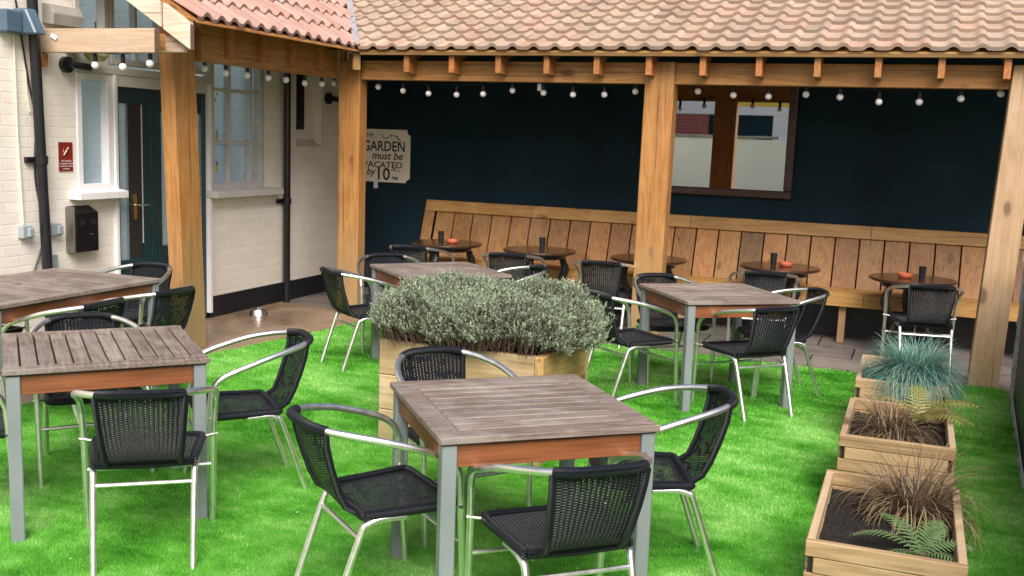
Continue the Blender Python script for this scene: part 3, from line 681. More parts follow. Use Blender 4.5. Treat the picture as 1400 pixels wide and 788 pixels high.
# bargeboard (verge) in two lengths
def barge(y0, y1, xa, xb, drop, mat='pine_pale'):
    za = ZE+.0+(XE-xa)*M1; zb = ZE+(XE-xb)*M1
    b = MB(); b.prism([(xa, za-drop), (xb, zb-drop), (xb, zb-.0), (xa, za-.0)], 'y', y0, y1); return b.build('bargeboard', M[mat], sh, bevel=.003)
barge(5.80, 5.84, -4.645, -4.87, .175, 'barge'); barge(5.775, 5.798, -4.87, -5.8, .165, 'barge')
MB().box(-4.643, -4.638, 5.802, 5.838, ZE-.185, ZE-.02).build('beam_end', M['endgrain'], sh)
barge(5.845, 5.93, -4.72, -5.8, .05, 'pine_x')
MB().box(-4.87, -4.82, 5.65, 5.77, 2.19, 2.30).build('spacer_block', M['pine_y'], sh, bevel=.003)
# rafters : left roof and back roof
for y in (6.65, 7.07, 7.49, 7.92, 8.32):
    z0 = ZE-.035; b = MB(); b.prism([(-4.94, 2.225), (-4.983, 2.222), (-4.983, 2.405), (-5.79, z0+1.12*M1-.10), (-5.79, z0+1.12*M1), (-4.92, z0+.25*M1)], 'y', y-.022, y+.022, (1.1, .9, .9))
    b.build('rafter', M['pine_x'], sh, bevel=.002)
for i in range(14):
    x = -4.22+.431*i; z0 = ZE-.022
    b = MB(); b.prism([(8.135, 2.225), (8.297, 2.215), (8.297, 2.338), (8.30, 2.338), (9.90, z0+1.80*M2-.13), (9.90, z0+1.80*M2), (8.135, z0+.035*M2)], 'x', x-.024, x+.024, (random.uniform(.85, 1.05), .82, .8))
    b.build('rafter', M['pine_y'], sh, bevel=.002)
# eaves batten and roof boarding
MB().box(-4.66, 2.6, 8.100, 8.130, ZE-.022, ZE+.004, .42).build('batten', M['bench_x'], sh, bevel=.002)
MB().prism([(8.11, ZE+.006), (9.92, ZE+.006+1.81*M2), (9.92, ZE+.018+1.81*M2), (8.11, ZE+.018)], 'x', -5.6, 2.7).build('roof_boarding', M['bench_x'], sh)
MB().prism([(-4.69, ZE+.006), (-5.80, ZE+.006+1.11*M1), (-5.80, ZE+.018+1.11*M1), (-4.69, ZE+.018)], 'y', 5.94, 8.6).build('roof_boarding', M['pine_y'], sh)

def tiles(name, u0, u1, Rn, slope, gauge, period, place, keep, mat, pal, roll=.030, ncross=12, sp=.52):
    """courses of interlocking roll tiles; place(u, s, h): u along eave, s up the slope (plan), h above plane"""
    V = []; F = []; C = []; cosS = 1/sqrt(1+slope*slope); g = gauge*cosS
    ncol = int((u1-u0)/period)
    prof = []
    for i in range(ncross):
        t = i/ncross
        h = roll*sin(pi*(t-sp)/(1-sp))**.8 if t > sp else -.004*sin(pi*t/sp)
        prof.append((t, h))
    nr = int(Rn/gauge)+1
    for r in range(nr):
        off = (r % 2)*0.0
        for c in range(ncol):
            cv = random.uniform(.86, 1.10); tint = random.choice(pal); jz = random.uniform(-.003, .004); js = random.uniform(-.006, .006)
            uu = u0+(c+off)*period
            if not keep(uu+period/2, (r+.5)*g): continue
            n0 = len(V)
            for (t, h) in prof+[(1.0, 0.0)]:
                lift = .036+jz
                V.append(place(uu+t*period, r*g+js, h+lift)); V.append(place(uu+t*period, (r+1.12)*g, h+.006))
                V.append(place(uu+t*period, r*g+js+.004, h+lift-.030))
            k = len(prof)+1
            for i in range(k-1):
                a = n0+3*i
                F.append((a, a+3, a+4, a+1)); F.append((a+2, a+5, a+3, a))
                cc = (cv*tint[0], cv*tint[1], cv*tint[2]); C.append(cc); C.append(tuple(x*.58 for x in cc))  # front edges darkened: their shadow is painted into the tile colour
    b = MB(); b.v = V; b.f = F; b.c = C
    o = b.build(name, mat, sh, True, sharp=40)
    return o
def pb(u, s, h): return (u, YE+s, ZE+.02+s*M2+h)
def pl_(u, s, h): return (XE-s-.03, u, ZE+.02+s*M1+h)
def keepb(u, s):   # right of the valley
    return (u-XE)*1.0 > -s*M2/M1-.10 and u < 2.65
def keepl(u, s): return (u-YE) < s*M1/M2+.08 and u > 5.98
pal = [(1, 1, 1), (1, .97, .94), (1.04, .95, .92), (.95, .95, .95), (1.05, 1.02, .95), (1.04, .92, .89)]
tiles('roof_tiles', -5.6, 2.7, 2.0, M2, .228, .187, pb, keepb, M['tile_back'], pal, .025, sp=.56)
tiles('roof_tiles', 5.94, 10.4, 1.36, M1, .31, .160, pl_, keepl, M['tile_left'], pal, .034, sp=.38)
vb = MB()
for i in range(8):
    s0, s1 = i*.15, (i+1)*.15
    f = lambda s, o: (XE-.01-s+o, YE-.01+s*M1/M2, ZE+.062+s*M1+abs(o)*.25)
    vb.add([f(s0, -.035), f(s0, 0), f(s1, 0), f(s1, -.035), f(s0, .035), f(s1, .035)], [(0, 1, 2, 3), (1, 4, 5, 2)])
vb.build('valley_flashing', M['lead'], sh, True)
MB().hexa([(-4.74, 8.12, 2.24), (-4.69, 8.17, 2.24), (-4.79, 8.27, 2.24), (-4.84, 8.22, 2.24)], [(-4.74, 8.12, 2.39), (-4.69, 8.17, 2.39), (-4.79, 8.27, 2.39), (-4.84, 8.22, 2.39)], .7).build('valley_rafter_end', M['bench_x'], sh, bevel=.002)

# ------------------------------------------------------------------ festoon lights
def festoon(label, bulbs, ends, base):
    t = thing('festoon_lights', label, 'string lights', base, 'festoon light strings')
    pts = [ends[0]]
    for b in bulbs: pts.append((b[0], b[1], b[2]+.085))
    pts.append(ends[1])
    MB().tube(pts, .004, 6).build('cable', M['black'], t, True)
    for b in bulbs:
        q = MB().sphere((b[0], b[1], b[2]), .027, 14, 9).build('bulb', M['bulb'], t, True)
        MB().lathe([(.012, .018), (.015, .03), (.015, .075), (.010, .085)], b[0], b[1], b[2], 10).build('socket', M['black'], q, True)
px = [(-4.55, 2.10), (-4.30, 2.07), (-4.05, 2.05), (-3.78, 2.045), (-3.53, 2.055), (-3.26, 2.09), (-2.98, 2.075), (-2.72, 2.065), (-2.45, 2.07), (-2.19, 2.10)]
festoon('string of white bulbs under the back beam, corner to middle post', [(x*1.022, 8.425, 1.69+(z-1.69)*1.022) for x, z in px], [(-4.80, 8.425, 2.21), (-2.12, 8.425, 2.21)], (-3.4, 8.24, 2.2))
px = [(-1.68, 2.11), (-1.40, 2.085), (-1.13, 2.08), (-.85, 2.10), (-.60, 2.085), (-.32, 2.055), (-.04, 2.06), (.24, 2.09), (.50, 2.13)]
festoon('string of white bulbs under the back beam, middle to right post', [(x*1.022, 8.425, 1.69+(z-1.69)*1.022) for x, z in px], [(-1.93, 8.425, 2.20), (.62, 8.425, 2.21)], (-.6, 8.24, 2.2))
py = [(6.32, 2.115), (6.57, 2.10), (6.84, 2.10), (7.12, 2.10), (7.37, 2.10), (7.65, 2.09), (7.92, 2.10), (8.13, 2.12), (8.24, 2.14)]
festoon('string of white bulbs under the short left beam', [(-5.09, y*1.032, 1.69+(z-1.69)*1.032) for y, z in py[:8]], [(-5.09, 6.46, 2.20), (-5.09, 8.55, 2.2)], (-4.93, 7.2, 2.2))
festoon('short string of white bulbs under the pale tie beam', [(-5.34, 5.67, 2.085), (-5.10, 5.67, 2.075), (-4.87, 5.67, 2.10)], [(-5.6, 5.67, 2.17), (-4.78, 5.67, 2.17)], (-5.2, 5.67, 2.15))
tg = MB().box(-3.095, -3.06, 8.402, 8.404, 2.10, 2.158).build('paper_tag', M['white']); tag(tg, 'tiny white tag hanging from the back beam', 'tag')
tg = MB().hexa([(-5.66, 5.590, 2.27), (-5.61, 5.590, 2.245), (-5.61, 5.592, 2.245), (-5.66, 5.592, 2.27)], [(-5.64, 5.590, 2.295), (-5.59, 5.590, 2.268), (-5.59, 5.592, 2.268), (-5.64, 5.592, 2.295)]).build('paper_tag', M['white']); tag(tg, 'white paper tag stapled to the left end of the pale tie beam', 'tag')

# ------------------------------------------------------------------ bench
bn = thing('long_bench', 'long slatted pine bench built against the navy wall', 'bench', (-2, 9.6, 0))
def backy(z): return 9.70+(z-.45)*.34
def tilted(x0, x1, z0, z1, t, off=0, col=1.0):
    a0, a1 = backy(z0)-off, backy(z1)-off
    return MB().hexa([(x0, a0-t, z0), (x1, a0-t, z0), (x1, a0, z0), (x0, a0, z0)], [(x0, a1-t, z1), (x1, a1-t, z1), (x1, a1, z1), (x0, a1, z1)], col)
x = -4.70; b = MB()
while x < 2.6:
    w = .205; c = random.choice([.55, .7, .8, .9, 1.05, 1.2]) if x > -3.5 else random.uniform(.85, 1.05); r = random.uniform(.97, 1.15) if x > -3.5 else 1.0; kb = .9 if x > -3.5 else 1.0
    q = tilted(x+.004, x+w, .43, .91, .022); b.add(q.v, q.f, (c*r, c, c*kb)); x += w+.008
b.build('back_planks', M['bench_z'], bn, bevel=.003)
xs_ = [-4.83, -3.62, -2.0, -.35, 1.3, 2.6]
for a, c in zip(xs_, xs_[1:]):
    tilted(a+.001, c-.001, .90, 1.015, .024, .024, random.uniform(.92, 1.1)).build('top_rail', M['bench_x'], bn, bevel=.004)
tilted(-4.83, -4.715, .44, .898, .024, .024, .95).build('end_board', M['bench_z'], bn, bevel=.004)
for k, y0 in enumerate((9.36, 9.475, 9.59)):
    MB().box(-4.83, 2.6, y0, y0+.108, .435, .457, random.uniform(.85, 1.05)).build('seat_board', M['bench_x'], bn, bevel=.003)
for a, c in zip(xs_, xs_[1:]):
    MB().box(a+.001, c-.001, 9.335, 9.357, .335, .45, random.uniform(.92, 1.1)).build('seat_fascia', M['bench_x'], bn, bevel=.003)
for x in (-4.7, -3.4, -1.95, -.52, .95, 2.3):
    MB().box(x-.03, x+.03, 9.40, 9.46, 0, .432).build('leg', M['pine_z'], bn, bevel=.003)
b = MB().box(-4.83, 2.6, 9.75, 9.77, 0, .42); b.build('under_bench_sheet', M['black'], bn)  # black sheet stands for the dark under the bench

# ------------------------------------------------------------------ mirror
mr = thing('wall_mirror', 'large mirror in a dark wooden frame on the navy wall', 'mirror', (-1.7, 9.9, 1.8))
mx0, mx1, mz0, mz1, fw_ = -2.32, -1.085, 1.215, 2.40, .075
b = MB(); b.box(mx0, mx1, 9.865, 9.915, mz0, mz0+fw_); b.box(mx0, mx1, 9.865, 9.915, mz1-fw_, mz1); b.box(mx0, mx0+fw_, 9.867, 9.913, mz0+fw_, mz1-fw_); b.box(mx1-fw_, mx1, 9.867, 9.913, mz0+fw_, mz1-fw_)
b.build('frame', M['mirrorwood'], mr, bevel=.01)
MB().add([(mx0+.05, 9.895, mz0+.05), (mx1-.05, 9.895, mz0+.05), (mx1-.05, 9.895, mz1-.05), (mx0+.05, 9.895, mz1-.05)], [(0, 1, 2, 3)]).build('glass', M['mirror'], mr)

# what the mirror sees, across the yard behind the camera
cw = thing('yard_wall', 'cream rendered yard wall with stone coping, seen in the mirror', 'wall', (-4, -3.6, 0))
MB().box(-9, -3.42, -3.75, -3.5, 0, 1.85).build('wall', M['creamwall'], cw); MB().box(-9, -3.40, -3.79, -3.46, 1.852, 1.92).build('coping', M['greyboard'], cw, bevel=.01)
MB().box(-3.419, -1.0, -3.75, -3.505, 0, 1.85).build('wall', M['creamwall'], cw); MB().box(-3.39, -2.9, -3.83, -3.47, 1.872, 1.93).build('coping', M['greyboard'], cw, bevel=.01)
nb_ = thing('neighbour_building', 'shop building with brick, navy and yellow fascia, seen in the mirror', 'building', (-4, -6, 0))
MB().box(-9, -4.75, -5.4, -5.0, 0, 2.42).build('brick_wall', M['redbrick'], nb_); MB().box(-4.748, -3.25, -5.4, -5.0, 0, 2.42).build('navy_wall', M['navy'], nb_)
MB().box(-3.248, -1, -5.4, -5.0, 0, 2.42).build('white_wall', M['white'], nb_); MB().box(-9, -1, -5.3, -4.95, 2.422, 2.62).build('fascia', M['white'], nb_)
MB().box(-9, -4.3, -5.2, -4.97, 2.622, 3.4).build('white_sign', M['white'], nb_); MB().box(-4.298, -1, -5.2, -4.97, 2.622, 3.4).build('yellow_sign', M['yellow'], nb_)

# ------------------------------------------------------------------ garden sign
gs = thing('garden_sign', 'cream hand-lettered garden closing time sign on the navy wall', 'sign', (-5.4, 9.9, 1.45))
sx0, sx1, sz0, sz1, k = -5.78, -5.07, 1.17, 1.735, .045
MB().prism([(sx0+k, sz0), (sx1-k, sz0), (sx1-k, sz0+.02), (sx1, sz0+.05), (sx1, sz1-.06), (sx1-.03, sz1-.05), (sx1-.045, sz1), (sx0+k, sz1), (sx0, sz1-k), (sx0, sz0+k)], 'y', 9.905, 9.918).build('board', M['signcream'], gs)
yt = 9.9035; cxs = -5.425
text('GARDEN', .150, (-5.385, yt, 1.505), RY, 'ink', 'lettering', gs, sx=.86); text('must be', .115, (-5.345, yt, 1.415), RY, 'ink', 'lettering', gs, shear=.25)
text('VACATED', .092, (-5.40, yt, 1.325), RY, 'ink', 'lettering', gs, sx=1.18); text('by', .105, (-5.545, yt, 1.245), RY, 'ink', 'lettering', gs, shear=.25)
text('10', .185, (-5.395, yt, 1.195), RY, 'ink', 'lettering', gs); text('PM', .052, (-5.245, yt, 1.197), RY, 'ink', 'lettering', gs, sx=1.1)
text('THE', .05, (-5.56, yt, 1.655), RY, 'ink', 'lettering', gs)
MB().tube(cr([(-5.42, yt, 1.685), (-5.39, yt, 1.645), (-5.34, yt, 1.645), (-5.30, yt, 1.67), (-5.25, yt, 1.665), (-5.20, yt, 1.63), (-5.17, yt, 1.59)]), .004, 5).build('flourish', M['ink'], gs)
b = MB()
for (x, z, s) in ((-5.30, 1.67, 1), (-5.295, 1.655, -1), (-5.22, 1.66, 1), (-5.215, 1.635, -1)): b.add([(x-.014, yt-.001, z), (x, yt-.001, z+.012*s), (x+.014, yt-.001, z+.003*s)], [(0, 1, 2)])
b.build('leaf_mark', M['ink'], gs)
MB().tube(cr([(-5.30, yt, 1.325-.02), (-5.26, yt, 1.30), (-5.24, yt, 1.315), (-5.27, yt, 1.325), (-5.235, yt, 1.29), (-5.20, yt, 1.305), (-5.19, yt, 1.275)]), .0035, 5).build('flourish', M['ink'], gs)
pn = MB().box(-5.50, -5.45, 9.899, 9.9025, 1.10, 1.21).build('paper_notice', M['white']); tag(pn, 'narrow white notice on the navy wall beneath the garden sign', 'notice')

# ------------------------------------------------------------------ tables
TW, THT = .793, .72
def make_table(slat_axis, x, y, r, label, w=TW, l=TW, group='square garden tables'):
    t = thing('garden_table', label, 'table', (0, 0, 0), group)
    hx, hy = w/2, l/2; b = MB(); fb = .085; z0, z1 = THT-.024, THT
    def sl(x0, x1, y0, y1): b.box(x0, x1, y0, y1, z0, z1, random.uniform(.76, 1.14))
    ax = slat_axis
    if ax == 'x':
        for s in (-1, 1):   # mitred end boards
            c = random.uniform(.9, 1.1)
            p = [(s*hx, -hy), (s*hx, hy), (s*(hx-fb), hy-fb), (s*(hx-fb), -hy+fb)]
            b.prism(p if s > 0 else p[::-1], 'z', z0, z1, c)
            c = random.uniform(.9, 1.1); g = .0015
            p = [(-hx+g, s*hy), (hx-g, s*hy), (hx-fb-g, s*(hy-fb)), (-hx+fb+g, s*(hy-fb))]
            b.prism(p if s < 0 else p[::-1], 'z', z0, z1, c)
        n = 9; step = (l-2*fb)/n
        for i in range(n): sl(-hx+fb+.002, hx-fb-.002, -hy+fb+i*step+.0035, -hy+fb+(i+1)*step-.003)
    else:
        sl(-hx, hx, -hy, -hy+fb*.75); sl(-hx, hx, hy-fb*.4, hy)
        n = 12; step = w/n
        for i in range(n): sl(-hx+i*step+.004, -hx+(i+1)*step-.003, -hy+fb*.75+.003, hy-fb*.4-.003)
    b.build('tabletop', M['teak_'+ax], t, bevel=.003)
    MB().box(-hx+.012, hx-.012, -hy+.012, hy-.012, z0-.006, z0-.001, .25).build('underframe', M['endgrain'], t)
    lw = .052; i0 = .012
    for sx in (-1, 1):
        for sy in (-1, 1):
            cx, cy = sx*(hx-i0-lw/2), sy*(hy-i0-lw/2)
            MB().box(cx-lw/2, cx+lw/2, cy-lw/2, cy+lw/2, 0, z0-.007).build('leg', M['greymetal'], t, bevel=.004)
    for s in (-1, 1):
        a = s*(hy-i0-.022); MB().box(-hx+i0+lw+.001, hx-i0-lw-.001, a-.010, a+.010, z0-.085, z0-.008, random.uniform(.9, 1.1)).build('apron', M['apron'], t, bevel=.002)
        a = s*(hx-i0-.022); MB().box(a-.010, a+.010, -hy+i0+lw+.001, hy-i0-lw-.001, z0-.085, z0-.008, random.uniform(.9, 1.1)).build('apron', M['apron_y'], t, bevel=.002)
    t.location = (x, y, 0); t.rotation_euler = (0, 0, r)
    return t
make_table('x', -1.315, 3.48, .697, 'nearest square slatted table, in front of the sage planter')
make_table('x', -1.19, 6.865, .646, 'square table standing right of the sage planter near the middle post')
make_table('y', -3.293, 3.496, .835, 'square table at the left with slats running front to back')
make_table('x', -3.206, 6.775, .851, 'square table half hidden behind the sage planter')
tD = make_table('x', -4.893, 4.615, 0, 'long weathered table by the cream wall with a parasol hole', .88, 1.30, 'long garden tables')
MB().prism([(-.06+.022*cos(a), -.02+.022*sin(a)) for a in [i*pi/8 for i in range(16)]], 'z', THT-.02, THT+.001).build('parasol_hole', M['black'], None).parent = tD

# ------------------------------------------------------------------ bistro chair
def smooth_surf(rows, name, mat, parent, us, vs_, thick=.006):
    """rows[i][j] points -> single woven sheet with uv in metres"""
    b = MB(); nr, nc = len(rows), len(rows[0])
    b.v = [tuple(p) for r in rows for p in r]; b.uv = [(us[j], vs_[i]) for i in range(nr) for j in range(nc)]
    for i in range(nr-1):
        for j in range(nc-1): b.f.append((i*nc+j, i*nc+j+1, (i+1)*nc+j+1, (i+1)*nc+j)); b.c.append((1, 1, 1))
    return b.build(name, mat, parent, True, sharp=0)
def wraptube(pts, r, name, parent, n=10):
    b = MB(); b.tube(pts, r, n); L = [0]
    for a, c in zip(pts, pts[1:]): L.append(L[-1]+(Vector(c)-Vector(a)).length)
    b.uv = [(j/n, L[i]) for i in range(len(pts)) for j in range(n)]
    return b.build(name, M['wrap'], parent, True, sharp=50)
def make_chair():
    t = thing('bistro_chair', '', 'chair', (0, 0, 0), 'black woven bistro chairs')
    TR = .0135
    half = [(0, -.327, .708), (.090, -.318, .706), (.152, -.278, .698), (.205, -.205, .686), (.248, -.10, .664), (.266, .02, .628), (.268, .105, .597), (.264, .150, .565), (.261, .172, .520)]
    H_ = cr(half, 5)
    i_wrap = 10
    full = [Vector((-p.x, p.y, p.z)) for p in H_[:0:-1]]+H_
    MB().tube(full, TR, 12).build('arm_hoop', M['alu'], t, True)
    mid = len(H_)-1
    wraptube([p for p in full[mid-i_wrap:mid+i_wrap+1]], .0185, 'hoop_wrap', t, 12)
    for s in (-1, 1):
        MB().tube([(s*.261, .1722, .5195), (s*.256, .182, .40), (s*.250, .208, 0)], TR*.98, 12).build('leg', M['alu'], t, True)
        MB().tube([Vector((s*x, y, z)) for x, y, z in cr([(.192, .0, .374), (.190, -.09, .376), (.187, -.140, .362), (.185, -.165, .325), (.179, -.279, 0)], 5)], TR*.96, 12).build('leg', M['alu'], t, True)
        MB().tube([(s*.272, .178, .405), (s*.215, .165, .398)], .007, 8).build('bolt', M['steel'], t, True)
    MB().tube([(-.1835, -.168, .316), (.1835, -.168, .316)], .0085, 10).build('crossbar', M['alu'], t, True)
    MB().tube([(-.253, .189, .268), (.253, .189, .268)], .0085, 10).build('crossbar', M['alu'], t, True)
    # backrest: from hoop down into the seat
    prof = [(.0, -.0, .690), (.1, .012, .64), (.25, .040, .565), (.45, .082, .475), (.62, .118, .420), (.80, .155, .396), (1.0, .20, .388)]
    rows = []; L = 0; vs_ = []; us = []
    NC = 12
    for k, (f, dy, z) in enumerate(prof):
        r = []
        hw = .160-.024*min(1, f/.62)
        for j in range(NC+1):
            a = -1+2*j/NC; cv = .034*(1-min(1, f/.62))   # curvature fades downwards
            r.append((a*hw, -.318+dy+cv*a*a*1.05-.002, z))
        if k: L += sqrt((prof[k][1]-prof[k-1][1])**2+(prof[k][2]-prof[k-1][2])**2)
        vs_.append(L); rows.append(r)
    us = [(-1+2*j/NC)*.15+.5 for j in range(NC+1)]
    bk = smooth_surf(rows, 'backrest', M['weaveback'], t, us, vs_)
    for s in (0, NC): wraptube([Vector(rows[k][s]) for k in range(len(rows)-1)], .0125, 'edge_roll', bk, 8)
    # seat
    NR = 8; rows = []
    for i in range(NR+1):
        f = i/NR; y = -.150+f*.33; hw = .178+.030*f
        rows.append([(a*hw, y, .392+.006*f-.014*(1-a*a)*sin(pi*min(1, f*1.05))) for a in [-1+2*j/12 for j in range(13)]])
    st = smooth_surf(rows, 'seat', M['weaveseat'], t, [(-1+j/6)*.19+.5 for j in range(13)], [i/NR*.33 for i in range(NR+1)])
    ring = [(-.180, -.150, .392), (-.196, .03, .394), (-.208, .15, .397), (-.192, .186, .396), (-.10, .193, .393), (0, .194, .392), (.10, .193, .393), (.192, .186, .396), (.208, .15, .397), (.196, .03, .394), (.180, -.150, .392)]
    wraptube(cr(ring, 4), .0185, 'edge_roll', st, 10)
    wraptube([Vector(p) for p in ((-.180, -.152, .392), (0, -.158, .388), (.180, -.152, .392))], .0165, 'edge_roll', st, 10)
    return t
CH = dict(
 K=(-1.012, 3.132, 132.0, 'black woven chair nearest the camera, back turned, at the front table'),
 J=(-1.708, 3.186, 52.0, 'black woven chair facing right on the left side of the front table'),
 I=(-1.772, 3.986, -38.4, 'black woven chair between the front table and the sage planter'),
 M=(-.918, 3.903, -156.6, 'black woven chair on the right side of the front table'),
 N=(-2.905, 3.954, -132.1, 'black woven chair on the right side of the left front-to-back slatted table'),
 O=(-2.782, 3.187, 127.3, 'black woven chair seen from behind at the left slatted table'),
 P=(-3.688, 3.835, -38.5, 'black woven chair behind the left front-to-back slatted table'),
 AG=(-3.705, 3.105, 49, 'black woven chair cut by the left edge of the photo'),
 Q=(-1.695, 6.591, 51.8, 'black woven chair just right of the sage bush facing the middle table'),
 R=(-.937, 6.632, 134.2, 'black woven chair with its back to the camera at the table near the middle post'),
 S=(-.841, 7.261, -154.6, 'black woven chair right of the table near the middle post, on the turf edge'),
 T=(-1.582, 7.270, -51.6, 'black woven chair behind the middle table in front of the middle post'),
 U=(-3.672, 6.543, 55.9, 'black woven chair side on in front of the corner post'),
 V=(-3.80, 7.15, -52, 'black woven chair tucked behind the table beyond the sage planter'),
 Y=(-2.865, 7.17, -140.2, 'black woven chair on the right side of the table beyond the sage planter'),
 AH=(-2.74, 6.33, 136, 'black woven chair mostly hidden behind the sage bush'),
 W=(-4.155, 8.371, 95.6, 'black woven chair at the leftmost round pub table'),
 X=(-3.253, 8.38, 102.0, 'black woven chair at the second round pub table from the left'),
 Z=(-2.388, 8.339, 97.4, 'black woven chair left of the middle post at the middle round pub table'),
 AA=(-1.10, 8.501, 100, 'black woven chair at the fourth round pub table from the left'),
 AB=(.13, 8.485, 98.5, 'black woven chair behind the blue grass at the rightmost round pub table'),
 AC=(-4.963, 5.50, -86, 'black woven chair at the far end of the long table near the door'),
 AD=(-4.40, 5.00, 176, 'black woven chair beside the front left post at the long table'),
 AE=(-4.42, 4.40, 183, 'black woven chair halfway along the near side of the long table'),
 AI=(-5.30, 4.55, 2, 'black woven chair on the wall side of the long table'),
)
proto = make_chair(); first = True
for k, (x, y, a, lab) in CH.items():
    rz = radians(a)-pi/2
    if first: proto_loc = (x, y, .003); proto_rz = rz; proto_lab = lab; first = False; continue
    dup(proto, (x, y, .003), rz, lab)
proto.location = proto_loc; proto.rotation_euler = (0, 0, proto_rz); proto['label'] = proto_lab

# ------------------------------------------------------------------ round pub tables with cups and ashtrays
def make_pub():
    t = thing('round_pub_table', '', 'table', (0, 0, 0), 'round dark pub tables')
    hz = .665
    MB().lathe([(.001, -.030), (.325, -.030), (.345, -.022), (.348, -.012), (.340, -.002), (.001, 0)], 0, 0, hz, 48).build('tabletop', M['darkwood'], t, True)
    b = MB(); b.lathe([(.22, -.075), (.24, -.075), (.24, -.033), (.22, -.033)], 0, 0, hz, 32); b.build('apron_ring', M['castiron'], t, True)
    for k in range(3):
        a = 2*pi*k/3+.5; ca, sa = cos(a), sin(a)
        pts = [(.20, .60), (.235, .53), (.245, .46), (.205, .38), (.150, .31), (.155, .24), (.20, .15), (.245, .07), (.28, .02)]
        rr = [.020, .034, .040, .030, .020, .024, .026, .020, .030]
        P = cr([(r*ca, r*sa, z) for r, z in pts], 3); rs = list(np.interp(np.linspace(0, 8, len(P)), range(9), rr))
        bb = MB().tube(P, rs, 10)
        bb.sphere((.245*ca, .245*sa, .50), .038, 10, 7); bb.sphere((.225*ca, .225*sa, .56), .032, 10, 7)
        bb.build('leg', M['castiron'], t, True)
    MB().lathe([(.001, -.010), (.15, -.010), (.155, 0), (.001, .010)], 0, 0, .29, 24).build('lower_shelf', M['castiron'], t, True)
    return t
pub0 = make_pub(); cup0 = None
PT = [(-4.21, 9.05, 0, 'leftmost round pub table in front of the bench end'), (-3.25, 9.06, 0, 'second round pub table from the left, holding only a cup'),
      (-2.20, 9.05, 0, 'round pub table half hidden by the middle post'), (-1.06, 9.20, .03, 'round pub table just right of the mirror side of the middle post'), (.03, 9.06, 0, 'rightmost round pub table above the blue grass')]
for i, (x, y, z, lab) in enumerate(PT[1:]): dup(pub0, (x, y, 0), .4*i, lab)
pub0.location = PT[0][:2]+(0,); pub0['label'] = PT[0][3]
def cup(x, y, z, lab):
    o = MB().lathe([(.024, 0), (.030, .10), (.031, .105), (.028, .105), (.023, .01), (.001, .01)], 0, 0, 0, 20).build('cup', M['black'], None, True)
    o.location = (x, y, z); return tag(o, lab, 'cup', 'black cups on pub tables')
def ash(x, y, z, lab):
    o = MB().lathe([(.045, 0), (.058, .012), (.062, .030), (.060, .036), (.054, .036), (.050, .016), (.001, .012)], 0, 0, 0, 24).build('ashtray', M['terracotta'], None, True)
    o.location = (x, y, z); return tag(o, lab, 'ashtray', 'terracotta ashtrays')
TZ = .666
cup(-4.26, 9.02, TZ, 'black cup on the leftmost round table'); ash(-4.13, 9.0, TZ, 'terracotta ashtray on the leftmost round table')
cup(-3.25, 9.12, TZ, 'black cup alone on the second round table'); cup(-1.12, 9.22, TZ, 'black cup left of an ashtray, straight under the wall mirror edge')
ash(-1.01, 9.20, TZ, 'terracotta ashtray straight under the wall mirror edge'); ash(-.03, 9.03, TZ, 'terracotta ashtray on the rightmost round table'); cup(.10, 9.0, TZ, 'black cup on the rightmost round table')

# ------------------------------------------------------------------ planters
def leafmesh(P, D, Wd, L, W, col):
    """diamond leaves: base P, unit dir D, unit width dir Wd"""
    n = len(P); V = np.empty((n, 4, 3)); L = L[:, None]; W = W[:, None]
    V[:, 0] = P; V[:, 1] = P+D*L*.5+Wd*W; V[:, 2] = P+D*L; V[:, 3] = P+D*L*.5-Wd*W
    return V.reshape(-1, 3), np.arange(4*n).reshape(n, 4), col
def unit(a): return a/np.maximum(np.linalg.norm(a, axis=1, keepdims=True), 1e-9)

cp = thing('timber_planter', 'large pale timber planter box holding the sage bush', 'planter', (-2.17, 5.25, 0))
px0, px1, py0, py1, ph = -2.65, -1.70, 4.86, 5.66, .585
for i in range(3):
    z0, z1 = i*.195+.002, (i+1)*.195-.001; t_ = .05
    MB().box(px0, px1-t_-.001, py0, py0+t_, z0, z1, random.uniform(.9, 1.1)).build('board', M['sleeper_x'], cp, bevel=.005)
    MB().box(px0+t_+.001, px1, py1-t_, py1, z0, z1, random.uniform(.9, 1.1)).build('board', M['sleeper_x'], cp, bevel=.005)
    MB().box(px1-t_, px1, py0, py1-t_-.001, z0, z1, random.uniform(.85, 1.05)).build('board', M['sleeper_y'], cp, bevel=.005)
    MB().box(px0, px0+t_, py0+t_+.001, py1, z0, z1, random.uniform(.85, 1.05)).build('board', M['sleeper_y'], cp, bevel=.005)
MB().box(px0+.05, px1-.05, py0+.05, py1-.05, .3, .52).build('soil', M['soil'], cp)

